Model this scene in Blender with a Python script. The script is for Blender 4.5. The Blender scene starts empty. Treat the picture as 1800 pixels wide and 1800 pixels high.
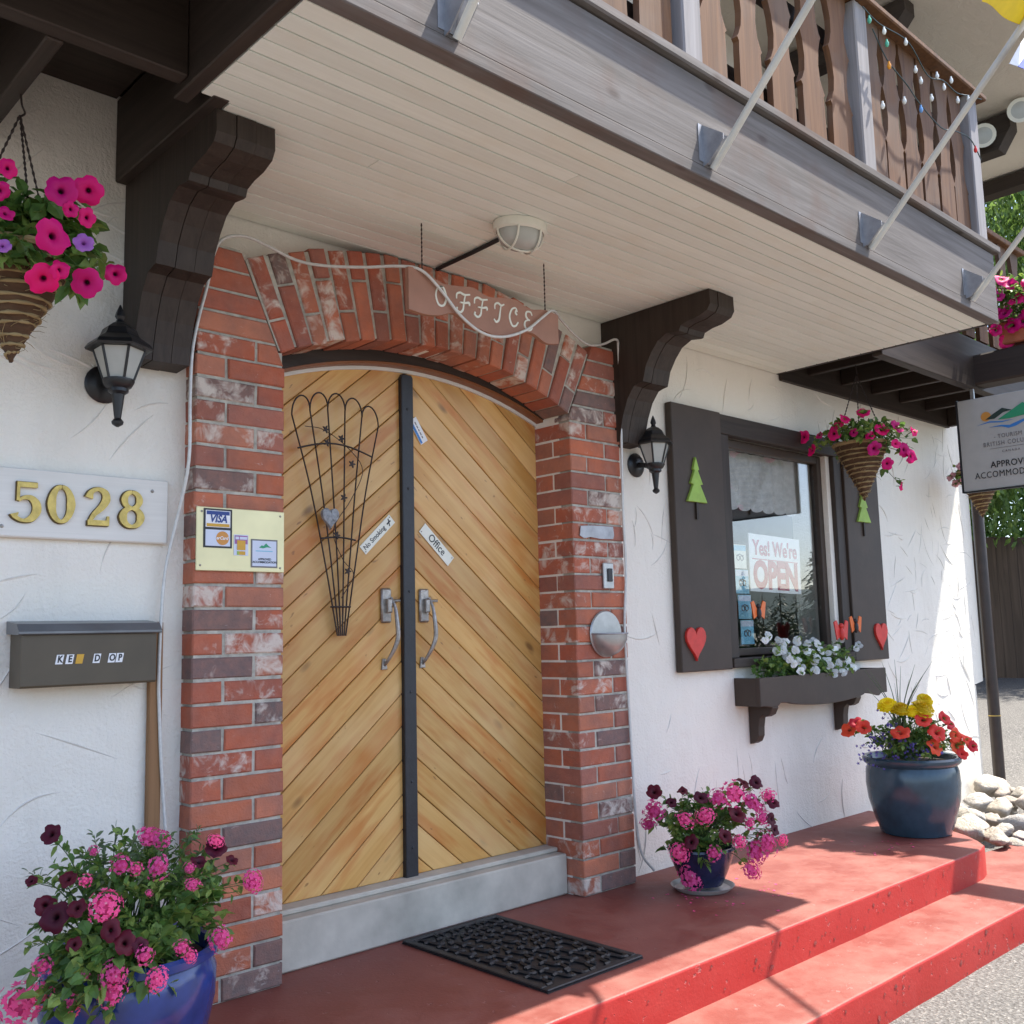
import bpy, bmesh, math, random
from mathutils import Vector, Matrix, noise
random.seed(7)
sc = bpy.context.scene
col = sc.collection
PI = math.pi
rad = math.radians

# ------------------------------------------------------------------ camera
def cam_rot(yaw, pitch, roll):
    return (Matrix.Rotation(yaw, 3, 'Z') @ Matrix.Rotation(pitch, 3, 'X') @ Matrix.Rotation(roll, 3, 'Y'))
_R = cam_rot(rad(-43.2002), rad(7.057), rad(1.4352))
_right, _fwd, _up = _R.col[0], _R.col[1], _R.col[2]
cd = bpy.data.cameras.new('camera'); cam = bpy.data.objects.new('camera', cd); col.objects.link(cam)
cd.sensor_width = 36; cd.sensor_height = 36; cd.lens = 1746.38/1800*36
cd.clip_start = .05; cd.clip_end = 6000
m = Matrix.Identity(4)
for i in range(3):
    m[i][0] = _right[i]; m[i][1] = _up[i]; m[i][2] = -_fwd[i]; m[i][3] = (-2.444, -3.09, 1.115)[i]
cam.matrix_world = m
sc.camera = cam

# ------------------------------------------------------------------ light
SUN = Vector((.50, -.175, 1.0)).normalized()          # towards the sun
w = bpy.data.worlds.new('World'); sc.world = w; w.use_nodes = True
wn = w.node_tree.nodes; wl = w.node_tree.links
sky = wn.new('ShaderNodeTexSky'); sky.sky_type = 'NISHITA'; sky.sun_disc = False
sky.sun_elevation = math.asin(SUN.z); sky.sun_rotation = math.atan2(SUN.x, SUN.y)
sky.air_density = .8; sky.dust_density = 2.2; sky.ozone_density = .6; sky.altitude = 400
wn['Background'].inputs['Strength'].default_value = .15
wl.new(sky.outputs[0], wn['Background'].inputs['Color'])
sd = bpy.data.lights.new('sun', 'SUN'); sd.energy = 4.3; sd.angle = rad(.55); sd.color = (1, .95, .87)
so = bpy.data.objects.new('sun', sd); col.objects.link(so)
so.rotation_euler = (-SUN).to_track_quat('-Z', 'Y').to_euler(); so.location = (8, -6, 12)
vs = sc.view_settings
vs.view_transform = 'Standard'; vs.look = 'None'; vs.gamma = 1; vs.use_curve_mapping = False
vs.exposure = 1.6
sc.render.resolution_x = 1024; sc.render.resolution_y = 1024
try:
    sc.cycles.max_bounces = 6; sc.cycles.diffuse_bounces = 4; sc.cycles.transparent_max_bounces = 12
except Exception: pass

# ------------------------------------------------------------------ helpers
class MB:
    def __init__(s): s.v = []; s.f = []; s.m = []; s.sm = []
    def add(s, vs_, fs, mi=0):
        b = len(s.v); s.v += [tuple(p) for p in vs_]
        for f in fs: s.f.append(tuple(i+b for i in f)); s.m.append(mi)
        return s
    def box(s, x0, x1, y0, y1, z0, z1, c=0, mi=0):
        if x0 > x1: x0, x1 = x1, x0
        if y0 > y1: y0, y1 = y1, y0
        if z0 > z1: z0, z1 = z1, z0
        c = min(c, (x1-x0)*.45, (y1-y0)*.45, (z1-z0)*.45)
        if c <= 0:
            P = [(x, y, z) for x in (x0, x1) for y in (y0, y1) for z in (z0, z1)]
            return s.add(P, [(0,1,3,2),(4,6,7,5),(0,4,5,1),(2,3,7,6),(0,2,6,4),(1,5,7,3)], mi)
        X = (x0, x1); Y = (y0, y1); Z = (z0, z1); P = []; idx = {}
        for i in (0, 1):
            for j in (0, 1):
                for k in (0, 1):
                    sx, sy, sz = (c if i == 0 else -c), (c if j == 0 else -c), (c if k == 0 else -c)
                    idx[i,j,k,0] = len(P); P.append((X[i], Y[j]+sy, Z[k]+sz))
                    idx[i,j,k,1] = len(P); P.append((X[i]+sx, Y[j], Z[k]+sz))
                    idx[i,j,k,2] = len(P); P.append((X[i]+sx, Y[j]+sy, Z[k]))
        F = []
        for i in (0, 1):
            F.append([idx[i,0,0,0], idx[i,1,0,0], idx[i,1,1,0], idx[i,0,1,0]])
            F.append([idx[0,i,0,1], idx[1,i,0,1], idx[1,i,1,1], idx[0,i,1,1]])
            F.append([idx[0,0,i,2], idx[1,0,i,2], idx[1,1,i,2], idx[0,1,i,2]])
            for j in (0, 1):
                F.append([idx[i,j,0,0], idx[i,j,1,0], idx[i,j,1,1], idx[i,j,0,1]])
                F.append([idx[i,0,j,0], idx[i,1,j,0], idx[i,1,j,2], idx[i,0,j,2]])
                F.append([idx[0,i,j,1], idx[1,i,j,1], idx[1,i,j,2], idx[0,i,j,2]])
                for k in (0, 1): F.append([idx[i,j,k,0], idx[i,j,k,1], idx[i,j,k,2]])
        return s.add(P, F, mi)
    def prism(s, poly, ax, a0, a1, ch=0, mi=0):
        """poly: 2-D outline; ax: extrusion axis 'x' (poly=(y,z)), 'y' (x,z), 'z' (x,y); face at a0 gets the chamfer"""
        def P(p, a):
            return {'x': (a, p[0], p[1]), 'y': (p[0], a, p[1]), 'z': (p[0], p[1], a)}[ax]
        n = len(poly); sg = 1 if a1 > a0 else -1
        if ch:
            q = inset(poly, ch)
            V = [P(p, a0) for p in q]+[P(p, a0+sg*ch) for p in poly]+[P(p, a1) for p in poly]
            F = [tuple(range(n)), tuple(range(3*n-1, 2*n-1, -1))]
            for k in (0, n):
                F += [(k+i, k+(i+1) % n, k+n+(i+1) % n, k+n+i) for i in range(n)]
        else:
            V = [P(p, a0) for p in poly]+[P(p, a1) for p in poly]
            F = [tuple(range(n)), tuple(range(2*n-1, n-1, -1))]
            F += [(i, (i+1) % n, n+(i+1) % n, n+i) for i in range(n)]
        return s.add(V, F, mi)
    def tube(s, pts, r, n=8, mi=0, closed=False):
        pts = [Vector(p) for p in pts]; k = len(pts)
        rs = r if isinstance(r, (list, tuple)) else [r]*k
        V = []; F = []; up = None
        for i, p in enumerate(pts):
            a = pts[i-1] if (i > 0 or closed) else p; b = pts[(i+1) % k] if (i < k-1 or closed) else p
            t = (b-a).normalized() if (b-a).length > 1e-9 else Vector((0, 0, 1))
            if up is None:
                up = Vector((0, 0, 1)) if abs(t.z) < .9 else Vector((1, 0, 0))
            u = (up-t*up.dot(t)).normalized(); up = u; v = t.cross(u)
            for j in range(n):
                an = 2*PI*j/n; V.append(p+rs[i]*(math.cos(an)*u+math.sin(an)*v))
        for i in range(k if closed else k-1):
            i2 = (i+1) % k
            F += [(i*n+j, i*n+(j+1) % n, i2*n+(j+1) % n, i2*n+j) for j in range(n)]
        if not closed: F += [tuple(range(n-1, -1, -1)), tuple(range((k-1)*n, k*n))]
        return s.add(V, F, mi)
    def lathe(s, prof, c=(0,0,0), n=24, mi=0, rot=0, cap=True):
        V = []; F = []; k = len(prof)
        for r, z in prof:
            for j in range(n):
                a = 2*PI*j/n+rot; V.append((c[0]+r*math.cos(a), c[1]+r*math.sin(a), c[2]+z))
        for i in range(k-1):
            F += [(i*n+j, i*n+(j+1) % n, (i+1)*n+(j+1) % n, (i+1)*n+j) for j in range(n)]
        if cap: F += [tuple(range(n-1, -1, -1)), tuple(range((k-1)*n, k*n))]
        return s.add(V, F, mi)
    def ball(s, c, r, n=10, k=6, mi=0):
        r = r if isinstance(r, (tuple, list)) else (r, r, r)
        V = []; F = []
        for i in range(k+1):
            ph = PI*i/k; ph = min(max(ph, .02), PI-.02)
            for j in range(n):
                a = 2*PI*j/n
                V.append((c[0]+r[0]*math.sin(ph)*math.cos(a), c[1]+r[1]*math.sin(ph)*math.sin(a), c[2]+r[2]*math.cos(ph)))
        for i in range(k):
            F += [(i*n+j, i*n+(j+1) % n, (i+1)*n+(j+1) % n, (i+1)*n+j) for j in range(n)]
        F += [tuple(range(n-1, -1, -1)), tuple(range(k*n, (k+1)*n))]
        return s.add(V, F, mi)
    def mesh(s, name, mats, org=Vector((0,0,0)), smooth=None, fix=True):
        me = bpy.data.meshes.new(name)
        me.from_pydata([(p[0]-org[0], p[1]-org[1], p[2]-org[2]) for p in s.v], [], s.f)
        for mt in (mats if isinstance(mats, (list, tuple)) else [mats]): me.materials.append(mt)
        if any(s.m): me.polygons.foreach_set('material_index', s.m)
        if fix:
            bm = bmesh.new(); bm.from_mesh(me); bmesh.ops.recalc_face_normals(bm, faces=bm.faces); bm.to_mesh(me); bm.free()
        if smooth is not None:
            me.polygons.foreach_set('use_smooth', [True]*len(me.polygons))
            me.set_sharp_from_angle(angle=rad(smooth))
        me.update()
        return me

def inset(poly, d):
    n = len(poly); A = sum(poly[i][0]*poly[(i+1) % n][1]-poly[(i+1) % n][0]*poly[i][1] for i in range(n))
    sg = 1 if A > 0 else -1; out = []
    for i in range(n):
        p0, p1, p2 = Vector(poly[i-1]), Vector(poly[i]), Vector(poly[(i+1) % n])
        e1 = (p1-p0); e2 = (p2-p1)
        if e1.length < 1e-7 or e2.length < 1e-7: out.append(tuple(p1)); continue
        e1.normalize(); e2.normalize()
        n1 = Vector((-e1.y, e1.x))*sg; n2 = Vector((-e2.y, e2.x))*sg
        b = n1+n2; q = b.length_squared
        b = b*(2/q) if q > .3 else (n1+n2)*1.5
        out.append((p1.x+b.x*d*.999, p1.y+b.y*d*.999))
    return out
def clip(poly, nx, nz, c):
    """keep nx*x+nz*z <= c"""
    out = []
    for i in range(len(poly)):
        a, b = poly[i], poly[(i+1) % len(poly)]
        da = nx*a[0]+nz*a[1]-c; db = nx*b[0]+nz*b[1]-c
        if da <= 0: out.append(a)
        if (da < 0 < db) or (db < 0 < da):
            t = da/(da-db); out.append((a[0]+t*(b[0]-a[0]), a[1]+t*(b[1]-a[1])))
    return out
def area(poly):
    return abs(sum(poly[i][0]*poly[(i+1) % len(poly)][1]-poly[(i+1) % len(poly)][0]*poly[i][1] for i in range(len(poly))))/2
def catmull(P, k=8):
    P = [Vector(p) for p in P]; out = []
    for i in range(len(P)-1):
        a = P[i-1] if i else P[0]*2-P[1]; b, c = P[i], P[i+1]; d = P[i+2] if i+2 < len(P) else P[-1]*2-P[-2]
        for j in range(k):
            t = j/k
            out.append(.5*((2*b)+(c-a)*t+(2*a-5*b+4*c-d)*t*t+(3*b-a-3*c+d)*t**3))
    out.append(P[-1]); return out

ORG = {}
def tag(o, label=None, cat=None, group=None, kind=None):
    if label: o['label'] = label
    if cat: o['category'] = cat
    if group: o['group'] = group
    if kind: o['kind'] = kind
    return o
def thing(name, label, cat, loc, group=None):
    o = bpy.data.objects.new(name, None); col.objects.link(o)
    o.empty_display_size = .1; o.location = loc; ORG[o.name] = Vector(loc)
    return tag(o, label, cat, group)
def obj(name, mb, mats, parent=None, smooth=None, kind=None, label=None, fix=True, org=None):
    """world-space builder -> ONE mesh object (child of parent if given)"""
    og = ORG[parent.name] if parent else Vector(org or (0, 0, 0))
    o = bpy.data.objects.new(name, mb.mesh(name, mats, og, smooth, fix)); col.objects.link(o)
    if parent: o.parent = parent
    else: o.location = og
    ORG[o.name] = og
    if kind: o['kind'] = kind
    if label: o['label'] = label
    return o
def place(name, me, parent, M):
    """local-space mesh placed by a world matrix under parent"""
    o = bpy.data.objects.new(name, me); col.objects.link(o)
    if parent:
        o.parent = parent; M = Matrix.Translation(-ORG[parent.name]) @ M
    o.matrix_basis = M
    return o
_dg = None
def text_mb(s, size, ext=.002, bold=0, align='CENTER', sx=1, shear=0, space=1.0):
    cu = bpy.data.curves.new('t', 'FONT'); cu.body = s; cu.size = size; cu.extrude = ext; cu.offset = bold
    cu.align_x = align; cu.align_y = 'CENTER'; cu.shear = shear; cu.space_character = space; cu.resolution_u = 3
    ob = bpy.data.objects.new('t', cu); col.objects.link(ob)
    dg = bpy.context.evaluated_depsgraph_get(); me = bpy.data.meshes.new_from_object(ob.evaluated_get(dg))
    mb = MB(); mb.add([(v.co.x*sx, v.co.y, v.co.z) for v in me.vertices], [tuple(p.vertices) for p in me.polygons])
    bpy.data.objects.remove(ob); bpy.data.curves.remove(cu); bpy.data.meshes.remove(me)
    return mb
def xf(mb, M):
    mb.v = [tuple(M @ Vector(p)) for p in mb.v]; return mb
def face_y(x, y, z, rot=0):      # text on a wall facing the street (-y)
    return Matrix.Translation((x, y, z)) @ Matrix.Rotation(PI/2, 4, 'X') @ Matrix.Rotation(rot, 4, 'Z')
def face_x(x, y, z):             # text on a board facing -x
    return Matrix(((0,0,-1,x),(-1,0,0,y),(0,1,0,z),(0,0,0,1)))
def stroke2d(pts, wid, k=6):
    """variable-width ribbon outline quads in 2-D"""
    P = catmull([(p[0], p[1], 0) for p in pts], k); n = len(P); m_ = len(wid)
    L = []; Rr = []
    for i, p in enumerate(P):
        t = (P[min(i+1, n-1)]-P[max(i-1, 0)]); t = t.normalized() if t.length else Vector((1, 0, 0))
        f = i/(n-1)*(m_-1); j = min(int(f), m_-2); ww = wid[j]+(wid[j+1]-wid[j])*(f-j)
        nn = Vector((-t.y, t.x, 0)); L.append(p+nn*ww/2); Rr.append(p-nn*ww/2)
    return L, Rr
def stroke(mb, pts, wid, d, k=6, mi=0):
    L, Rr = stroke2d(pts, wid, k); n = len(L)
    V = [(p.x, p.y, d) for p in L]+[(p.x, p.y, d) for p in Rr]+[(p.x, p.y, 0) for p in L]+[(p.x, p.y, 0) for p in Rr]
    F = []
    for i in range(n-1):
        F += [(i, i+1, n+i+1, n+i), (i, 2*n+i, 2*n+i+1, i+1), (n+i, n+i+1, 3*n+i+1, 3*n+i)]
    F += [(0, n, 3*n, 2*n), (n-1, 3*n-1, 4*n-1, 2*n-1)]
    return mb.add(V, F, mi)

# ------------------------------------------------------------------ materials
class NT:
    def __init__(s, name):
        s.mat = bpy.data.materials.new(name); s.mat.use_nodes = True; s.t = s.mat.node_tree
        s.b = s.t.nodes['Principled BSDF']; s.out = s.t.nodes['Material Output']
        s.tc = s.t.nodes.new('ShaderNodeTexCoord')
    def n(s, ty, **kw):
        nd = s.t.nodes.new(ty)
        for k, v in kw.items():
            if hasattr(v, 'is_output'): s.t.links.new(v, nd.inputs[k])
            elif k in nd.inputs: nd.inputs[k].default_value = v
            else: setattr(nd, k, v)
        return nd
    def link(s, a, b): s.t.links.new(a, b)
    def map(s, scale=(1,1,1), src=None, rot=(0,0,0), rnd=0):
        v = src or s.tc.outputs['Object']
        if rnd:
            oi = s.n('ShaderNodeObjectInfo')
            mu = s.n('ShaderNodeMath', operation='MULTIPLY'); s.link(oi.outputs['Random'], mu.inputs[0]); mu.inputs[1].default_value = rnd
            va = s.n('ShaderNodeVectorMath', operation='ADD'); s.link(v, va.inputs[0]); s.link(mu.outputs[0], va.inputs[1]); v = va.outputs[0]
        mp = s.n('ShaderNodeMapping'); s.link(v, mp.inputs['Vector']); mp.inputs['Scale'].default_value = scale; mp.inputs['Rotation'].default_value = rot
        return mp.outputs[0]
    def noise(s, vec, scale=5, detail=4, rough=.55, dist=0):
        nd = s.n('ShaderNodeTexNoise'); s.link(vec, nd.inputs['Vector'])
        nd.inputs['Scale'].default_value = scale; nd.inputs['Detail'].default_value = min(detail, 3.5); nd.inputs['Roughness'].default_value = rough; nd.inputs['Distortion'].default_value = dist
        return nd.outputs['Fac']
    def ramp(s, fac, stops):
        r = s.n('ShaderNodeValToRGB'); s.link(fac, r.inputs[0]); e = r.color_ramp.elements
        while len(e) < len(stops): e.new(.5)
        for el, (p, c) in zip(e, stops):
            el.position = p; el.color = (*c, 1) if not isinstance(c, (int, float)) else (c, c, c, 1)
        return r.outputs[0]
    def mix(s, fac, a, b, mode='MIX'):
        nd = s.n('ShaderNodeMix', data_type='RGBA', blend_type=mode)
        for i, x in ((0, fac), (6, a), (7, b)):
            if hasattr(x, 'is_output'): s.link(x, nd.inputs[i])
            else: nd.inputs[i].default_value = x if i == 0 else (*x, 1)
        return nd.outputs[2]
    def math(s, op, a, b=0.):
        nd = s.n('ShaderNodeMath', operation=op)
        for i, x in ((0, a), (1, b)):
            if hasattr(x, 'is_output'): s.link(x, nd.inputs[i])
            else: nd.inputs[i].default_value = x
        return nd.outputs[0]
    def bump(s, h, strength=.3, dist=.01, nrm=None):
        b = s.n('ShaderNodeBump'); s.link(h, b.inputs['Height']); b.inputs['Strength'].default_value = strength; b.inputs['Distance'].default_value = dist
        if nrm: s.link(nrm, b.inputs['Normal'])
        s.link(b.outputs[0], s.b.inputs['Normal']); return b.outputs[0]
    def done(s, colr, rough=.6, metal=0, spec=.5):
        if hasattr(colr, 'is_output'): s.link(colr, s.b.inputs['Base Color'])
        else: s.b.inputs['Base Color'].default_value = (*colr, 1)
        if hasattr(rough, 'is_output'): s.link(rough, s.b.inputs['Roughness'])
        else: s.b.inputs['Roughness'].default_value = rough
        s.b.inputs['Metallic'].default_value = metal; s.b.inputs['Specular IOR Level'].default_value = spec
        return s.mat
def plain(name, c, rough=.5, metal=0, var=.12, sc_=14, bump=.08, spec=.5, rnd=7):
    t = NT(name); v = t.map(rnd=rnd); f = t.noise(v, sc_, 5, .6)
    lo = tuple(x*(1-var) for x in c); hi = tuple(min(1, x*(1+var)) for x in c)
    if bump: t.bump(t.noise(v, sc_*5, 4), bump, .004)
    return t.done(t.ramp(f, [(.3, lo), (.7, hi)]), rough, metal, spec)
def wood(name, c1, c2, axis, rough=.6, grain=1., bump=.3, knot=None, wear=None, rnd=11, spec=.4, fine=1., streak=False, stain=False, vary=0):
    """axis: length direction 0,1,2 of the local grain"""
    t = NT(name); S = [34*grain, 34*grain, 34*grain]; S[axis] = 1.6*grain
    v = t.map(tuple(S), rnd=rnd); S2 = [130*fine]*3; S2[axis] = 3.5; v2 = t.map(tuple(S2), rnd=rnd)
    f = t.noise(v, 1, 5, .6, .8); g = t.noise(v2, 1, 3, .6)
    c = t.ramp(f, [(.28, c1), (.5, tuple((a+b)/2 for a, b in zip(c1, c2))), (.72, c2)])
    c = t.mix(t.math('MULTIPLY', g, .35), c, tuple(x*.62 for x in c1))
    if knot:
        S3 = [7, 7, 7]; S3[axis] = 3.2; kv = t.map(tuple(S3), rnd=rnd)
        vo = t.n('ShaderNodeTexVoronoi'); t.link(kv, vo.inputs['Vector']); vo.inputs['Scale'].default_value = 1
        k = t.ramp(vo.outputs['Distance'], [(.05, 1), (.13, 0)]); c = t.mix(t.math('MULTIPLY', k, .75), c, knot)
    if wear:
        S4 = [2.3]*3
        if streak: S4 = [13, 13, 13]; S4[axis] = 2.0
        wf = t.ramp(t.noise(t.map(tuple(S4), rnd=rnd), 1, 6, .65), [(.50, 0), (.66, 1)]); c = t.mix(t.math('MULTIPLY', wf, wear[1]), c, wear[0])
    if stain:      # faded varnish and dark specks
        c = t.mix(t.math('MULTIPLY', t.ramp(t.noise(t.map((1.7,)*3, rnd=rnd*3), 1, 3, .6), [(.45, 0), (.7, 1)]), .45), c, (.80, .57, .27))
        S5 = [42, 42, 42]; S5[axis] = 15
        c = t.mix(t.math('MULTIPLY', t.ramp(t.noise(t.map(tuple(S5), rnd=rnd), 1, 2, .5), [(.71, 0), (.76, 1)]), .7), c, (.22, .09, .03))
    if vary:       # every board has its own tone
        oi = t.n('ShaderNodeObjectInfo'); hs = t.n('ShaderNodeHueSaturation'); t.link(c, hs.inputs['Color'])
        t.link(t.math('ADD', 1-vary, t.math('MULTIPLY', oi.outputs['Random'], 2*vary)), hs.inputs['Value']); c = hs.outputs[0]
    t.bump(t.math('ADD', f, t.math('MULTIPLY', g, .6)), bump, .0025)
    return t.done(c, rough, 0, spec)

def m_stucco(name, c):
    t = NT(name); v = t.map()
    a = t.noise(v, 2.2, 5, .6); b = t.noise(v, 90, 5, .6); d = t.noise(t.map((9, 9, 3)), 1, 4, .6, .6)
    big = t.noise(v, 6, 3, .5)
    colr = t.ramp(a, [(.25, tuple(x*.93 for x in c)), (.75, c)])
    st = t.ramp(t.noise(t.map((5, 5, .7)), 1, 5, .6), [(.55, 0), (.75, 1)])
    colr = t.mix(t.math('MULTIPLY', st, .22), colr, (.58, .53, .44))
    h = t.math('ADD', t.math('MULTIPLY', b, .5), t.math('ADD', t.math('MULTIPLY', d, .9), t.math('MULTIPLY', big, 1.6)))
    t.bump(h, .7, .013)
    return t.done(colr, .85, 0, .3)
def m_brick():
    t = NT('fired_clay_brick'); oi = t.n('ShaderNodeObjectInfo'); v = t.map()
    f = t.noise(v, 26, 6, .65); f2 = t.noise(v, 9, 4, .6); f3 = t.noise(v, 160, 3, .6)
    base = t.mix(t.ramp(f2, [(.35, 0), (.7, 1)]), oi.outputs['Color'], t.mix(.55, oi.outputs['Color'], (.16, .10, .09)))
    base = t.mix(t.ramp(f, [(.3, 0), (.8, .35)]), base, (.52, .22, .15))
    ww = t.noise(v, 13, 6, .7, .5)
    th = t.math('SUBTRACT', 1.05, oi.outputs['Alpha'])
    wm = t.math('MULTIPLY', t.ramp(t.math('SUBTRACT', t.math('ADD', ww, .12), t.math('MULTIPLY', th, .75)), [(.44, 0), (.62, 1)]), .8)
    base = t.mix(wm, base, (.68, .61, .52))
    # scratches of pale mortar
    sm = t.ramp(t.noise(t.map((30, 30, 75)), 1, 3, .5, 1.5), [(.70, 0), (.76, 1)])
    base = t.mix(t.math('MULTIPLY', sm, .4), base, (.62, .55, .50))
    t.bump(t.math('ADD', f, t.math('ADD', t.math('MULTIPLY', f3, .5), t.math('MULTIPLY', wm, .5))), .85, .005)
    return t.done(base, .82, 0, .3)
def m_redpaint(name, c, dust, amt):
    t = NT(name); v = t.map(); f = t.noise(v, 2.2, 7, .65); g = t.noise(v, 70, 5, .7); p = t.noise(v, 4.5, 5, .75)
    colr = t.ramp(f, [(.3, tuple(x*.9 for x in c)), (.7, c)])
    colr = t.mix(t.math('MULTIPLY', t.ramp(p, [(.40, 0), (.75, 1)]), amt), colr, dust)
    colr = t.mix(t.math('MULTIPLY', t.ramp(g, [(.60, 0), (.75, 1)]), .25), colr, tuple(x*.55 for x in c))
    ch = t.ramp(t.noise(v, 23, 6, .7), [(.64, 0), (.69, 1)])
    colr = t.mix(t.math('MULTIPLY', ch, .45), colr, (.30, .16, .14))
    t.bump(t.math('ADD', t.math('MULTIPLY', f, .5), t.math('SUBTRACT', t.math('MULTIPLY', g, .5), ch)), .4, .006)
    return t.done(colr, t.ramp(p, [(.3, .42), (.7, .72)]), 0, .4)
def m_ground():
    t = NT('gravelly_asphalt'); v = t.map(); f = t.noise(v, .9, 6, .6); g = t.noise(v, 55, 4, .7); vo = t.n('ShaderNodeTexVoronoi'); t.link(v, vo.inputs['Vector']); vo.inputs['Scale'].default_value = 70
    colr = t.ramp(g, [(.3, (.05, .048, .044)), (.55, (.13, .123, .115)), (.72, (.34, .32, .29))])
    colr = t.mix(t.ramp(f, [(.35, 0), (.7, .5)]), colr, (.165, .155, .14))
    t.bump(t.math('ADD', g, t.math('MULTIPLY', vo.outputs['Distance'], .8)), .8, .012)
    return t.done(colr, .9, 0, .3)
def m_leaf(name, c1, c2, trans=.3, spec=.4):
    t = NT(name); v = t.map(); f = t.noise(v, 28, 3, .6)
    colr = t.ramp(f, [(.3, c1), (.7, c2)]); t.done(colr, .5, 0, spec)
    tr = t.n('ShaderNodeBsdfTranslucent'); t.link(t.mix(.5, colr, tuple(min(1, x*1.6) for x in c2)), tr.inputs[0])
    mx = t.n('ShaderNodeMixShader'); mx.inputs[0].default_value = trans
    t.link(t.b.outputs[0], mx.inputs[1]); t.link(tr.outputs[0], mx.inputs[2]); t.link(mx.outputs[0], t.out.inputs[0])
    return t.mat
def m_petal(name, edge, mid, core, rc=.2):
    t = NT(name); sx = t.n('ShaderNodeSeparateXYZ'); t.link(t.tc.outputs['Object'], sx.inputs[0])
    r = t.math('SQRT', t.math('ADD', t.math('MULTIPLY', sx.outputs['X'], sx.outputs['X']), t.math('MULTIPLY', sx.outputs['Y'], sx.outputs['Y'])))
    colr = t.ramp(r, [(rc*.5, core), (rc*1.25, mid), (.95, edge)])
    oi = t.n('ShaderNodeObjectInfo')
    hs = t.n('ShaderNodeHueSaturation'); t.link(colr, hs.inputs['Color'])
    t.link(t.math('ADD', .75, t.math('MULTIPLY', oi.outputs['Random'], .5)), hs.inputs['Value']); t.link(t.math('ADD', .492, t.math('MULTIPLY', oi.outputs['Random'], .02)), hs.inputs['Hue'])
    colr = hs.outputs[0]; t.done(colr, .55, 0, .3)
    tr = t.n('ShaderNodeBsdfTranslucent'); t.link(colr, tr.inputs[0])
    mx = t.n('ShaderNodeMixShader'); mx.inputs[0].default_value = .28
    t.link(t.b.outputs[0], mx.inputs[1]); t.link(tr.outputs[0], mx.inputs[2]); t.link(mx.outputs[0], t.out.inputs[0])
    return t.mat
def m_glass(name, ior=1.5, tint=(1,1,1), rough=0.0, boost=1.0):
    t = NT(name); lw = t.n('ShaderNodeLayerWeight'); lw.inputs['Blend'].default_value = .5
    f0 = ((ior-1)/(ior+1))**2; fre = t.math('ADD', f0, t.math('MULTIPLY', t.math('POWER', lw.outputs['Facing'], 5.), 1-f0))
    gl = t.n('ShaderNodeBsdfGlossy'); gl.inputs['Roughness'].default_value = rough
    tp = t.n('ShaderNodeBsdfTransparent'); tp.inputs[0].default_value = (*tint, 1)
    mx = t.n('ShaderNodeMixShader'); t.link(t.math('MINIMUM', t.math('MULTIPLY', fre, boost), 1.), mx.inputs[0]); t.link(tp.outputs[0], mx.inputs[1]); t.link(gl.outputs[0], mx.inputs[2]); t.link(mx.outputs[0], t.out.inputs[0])
    return t.mat

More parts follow.
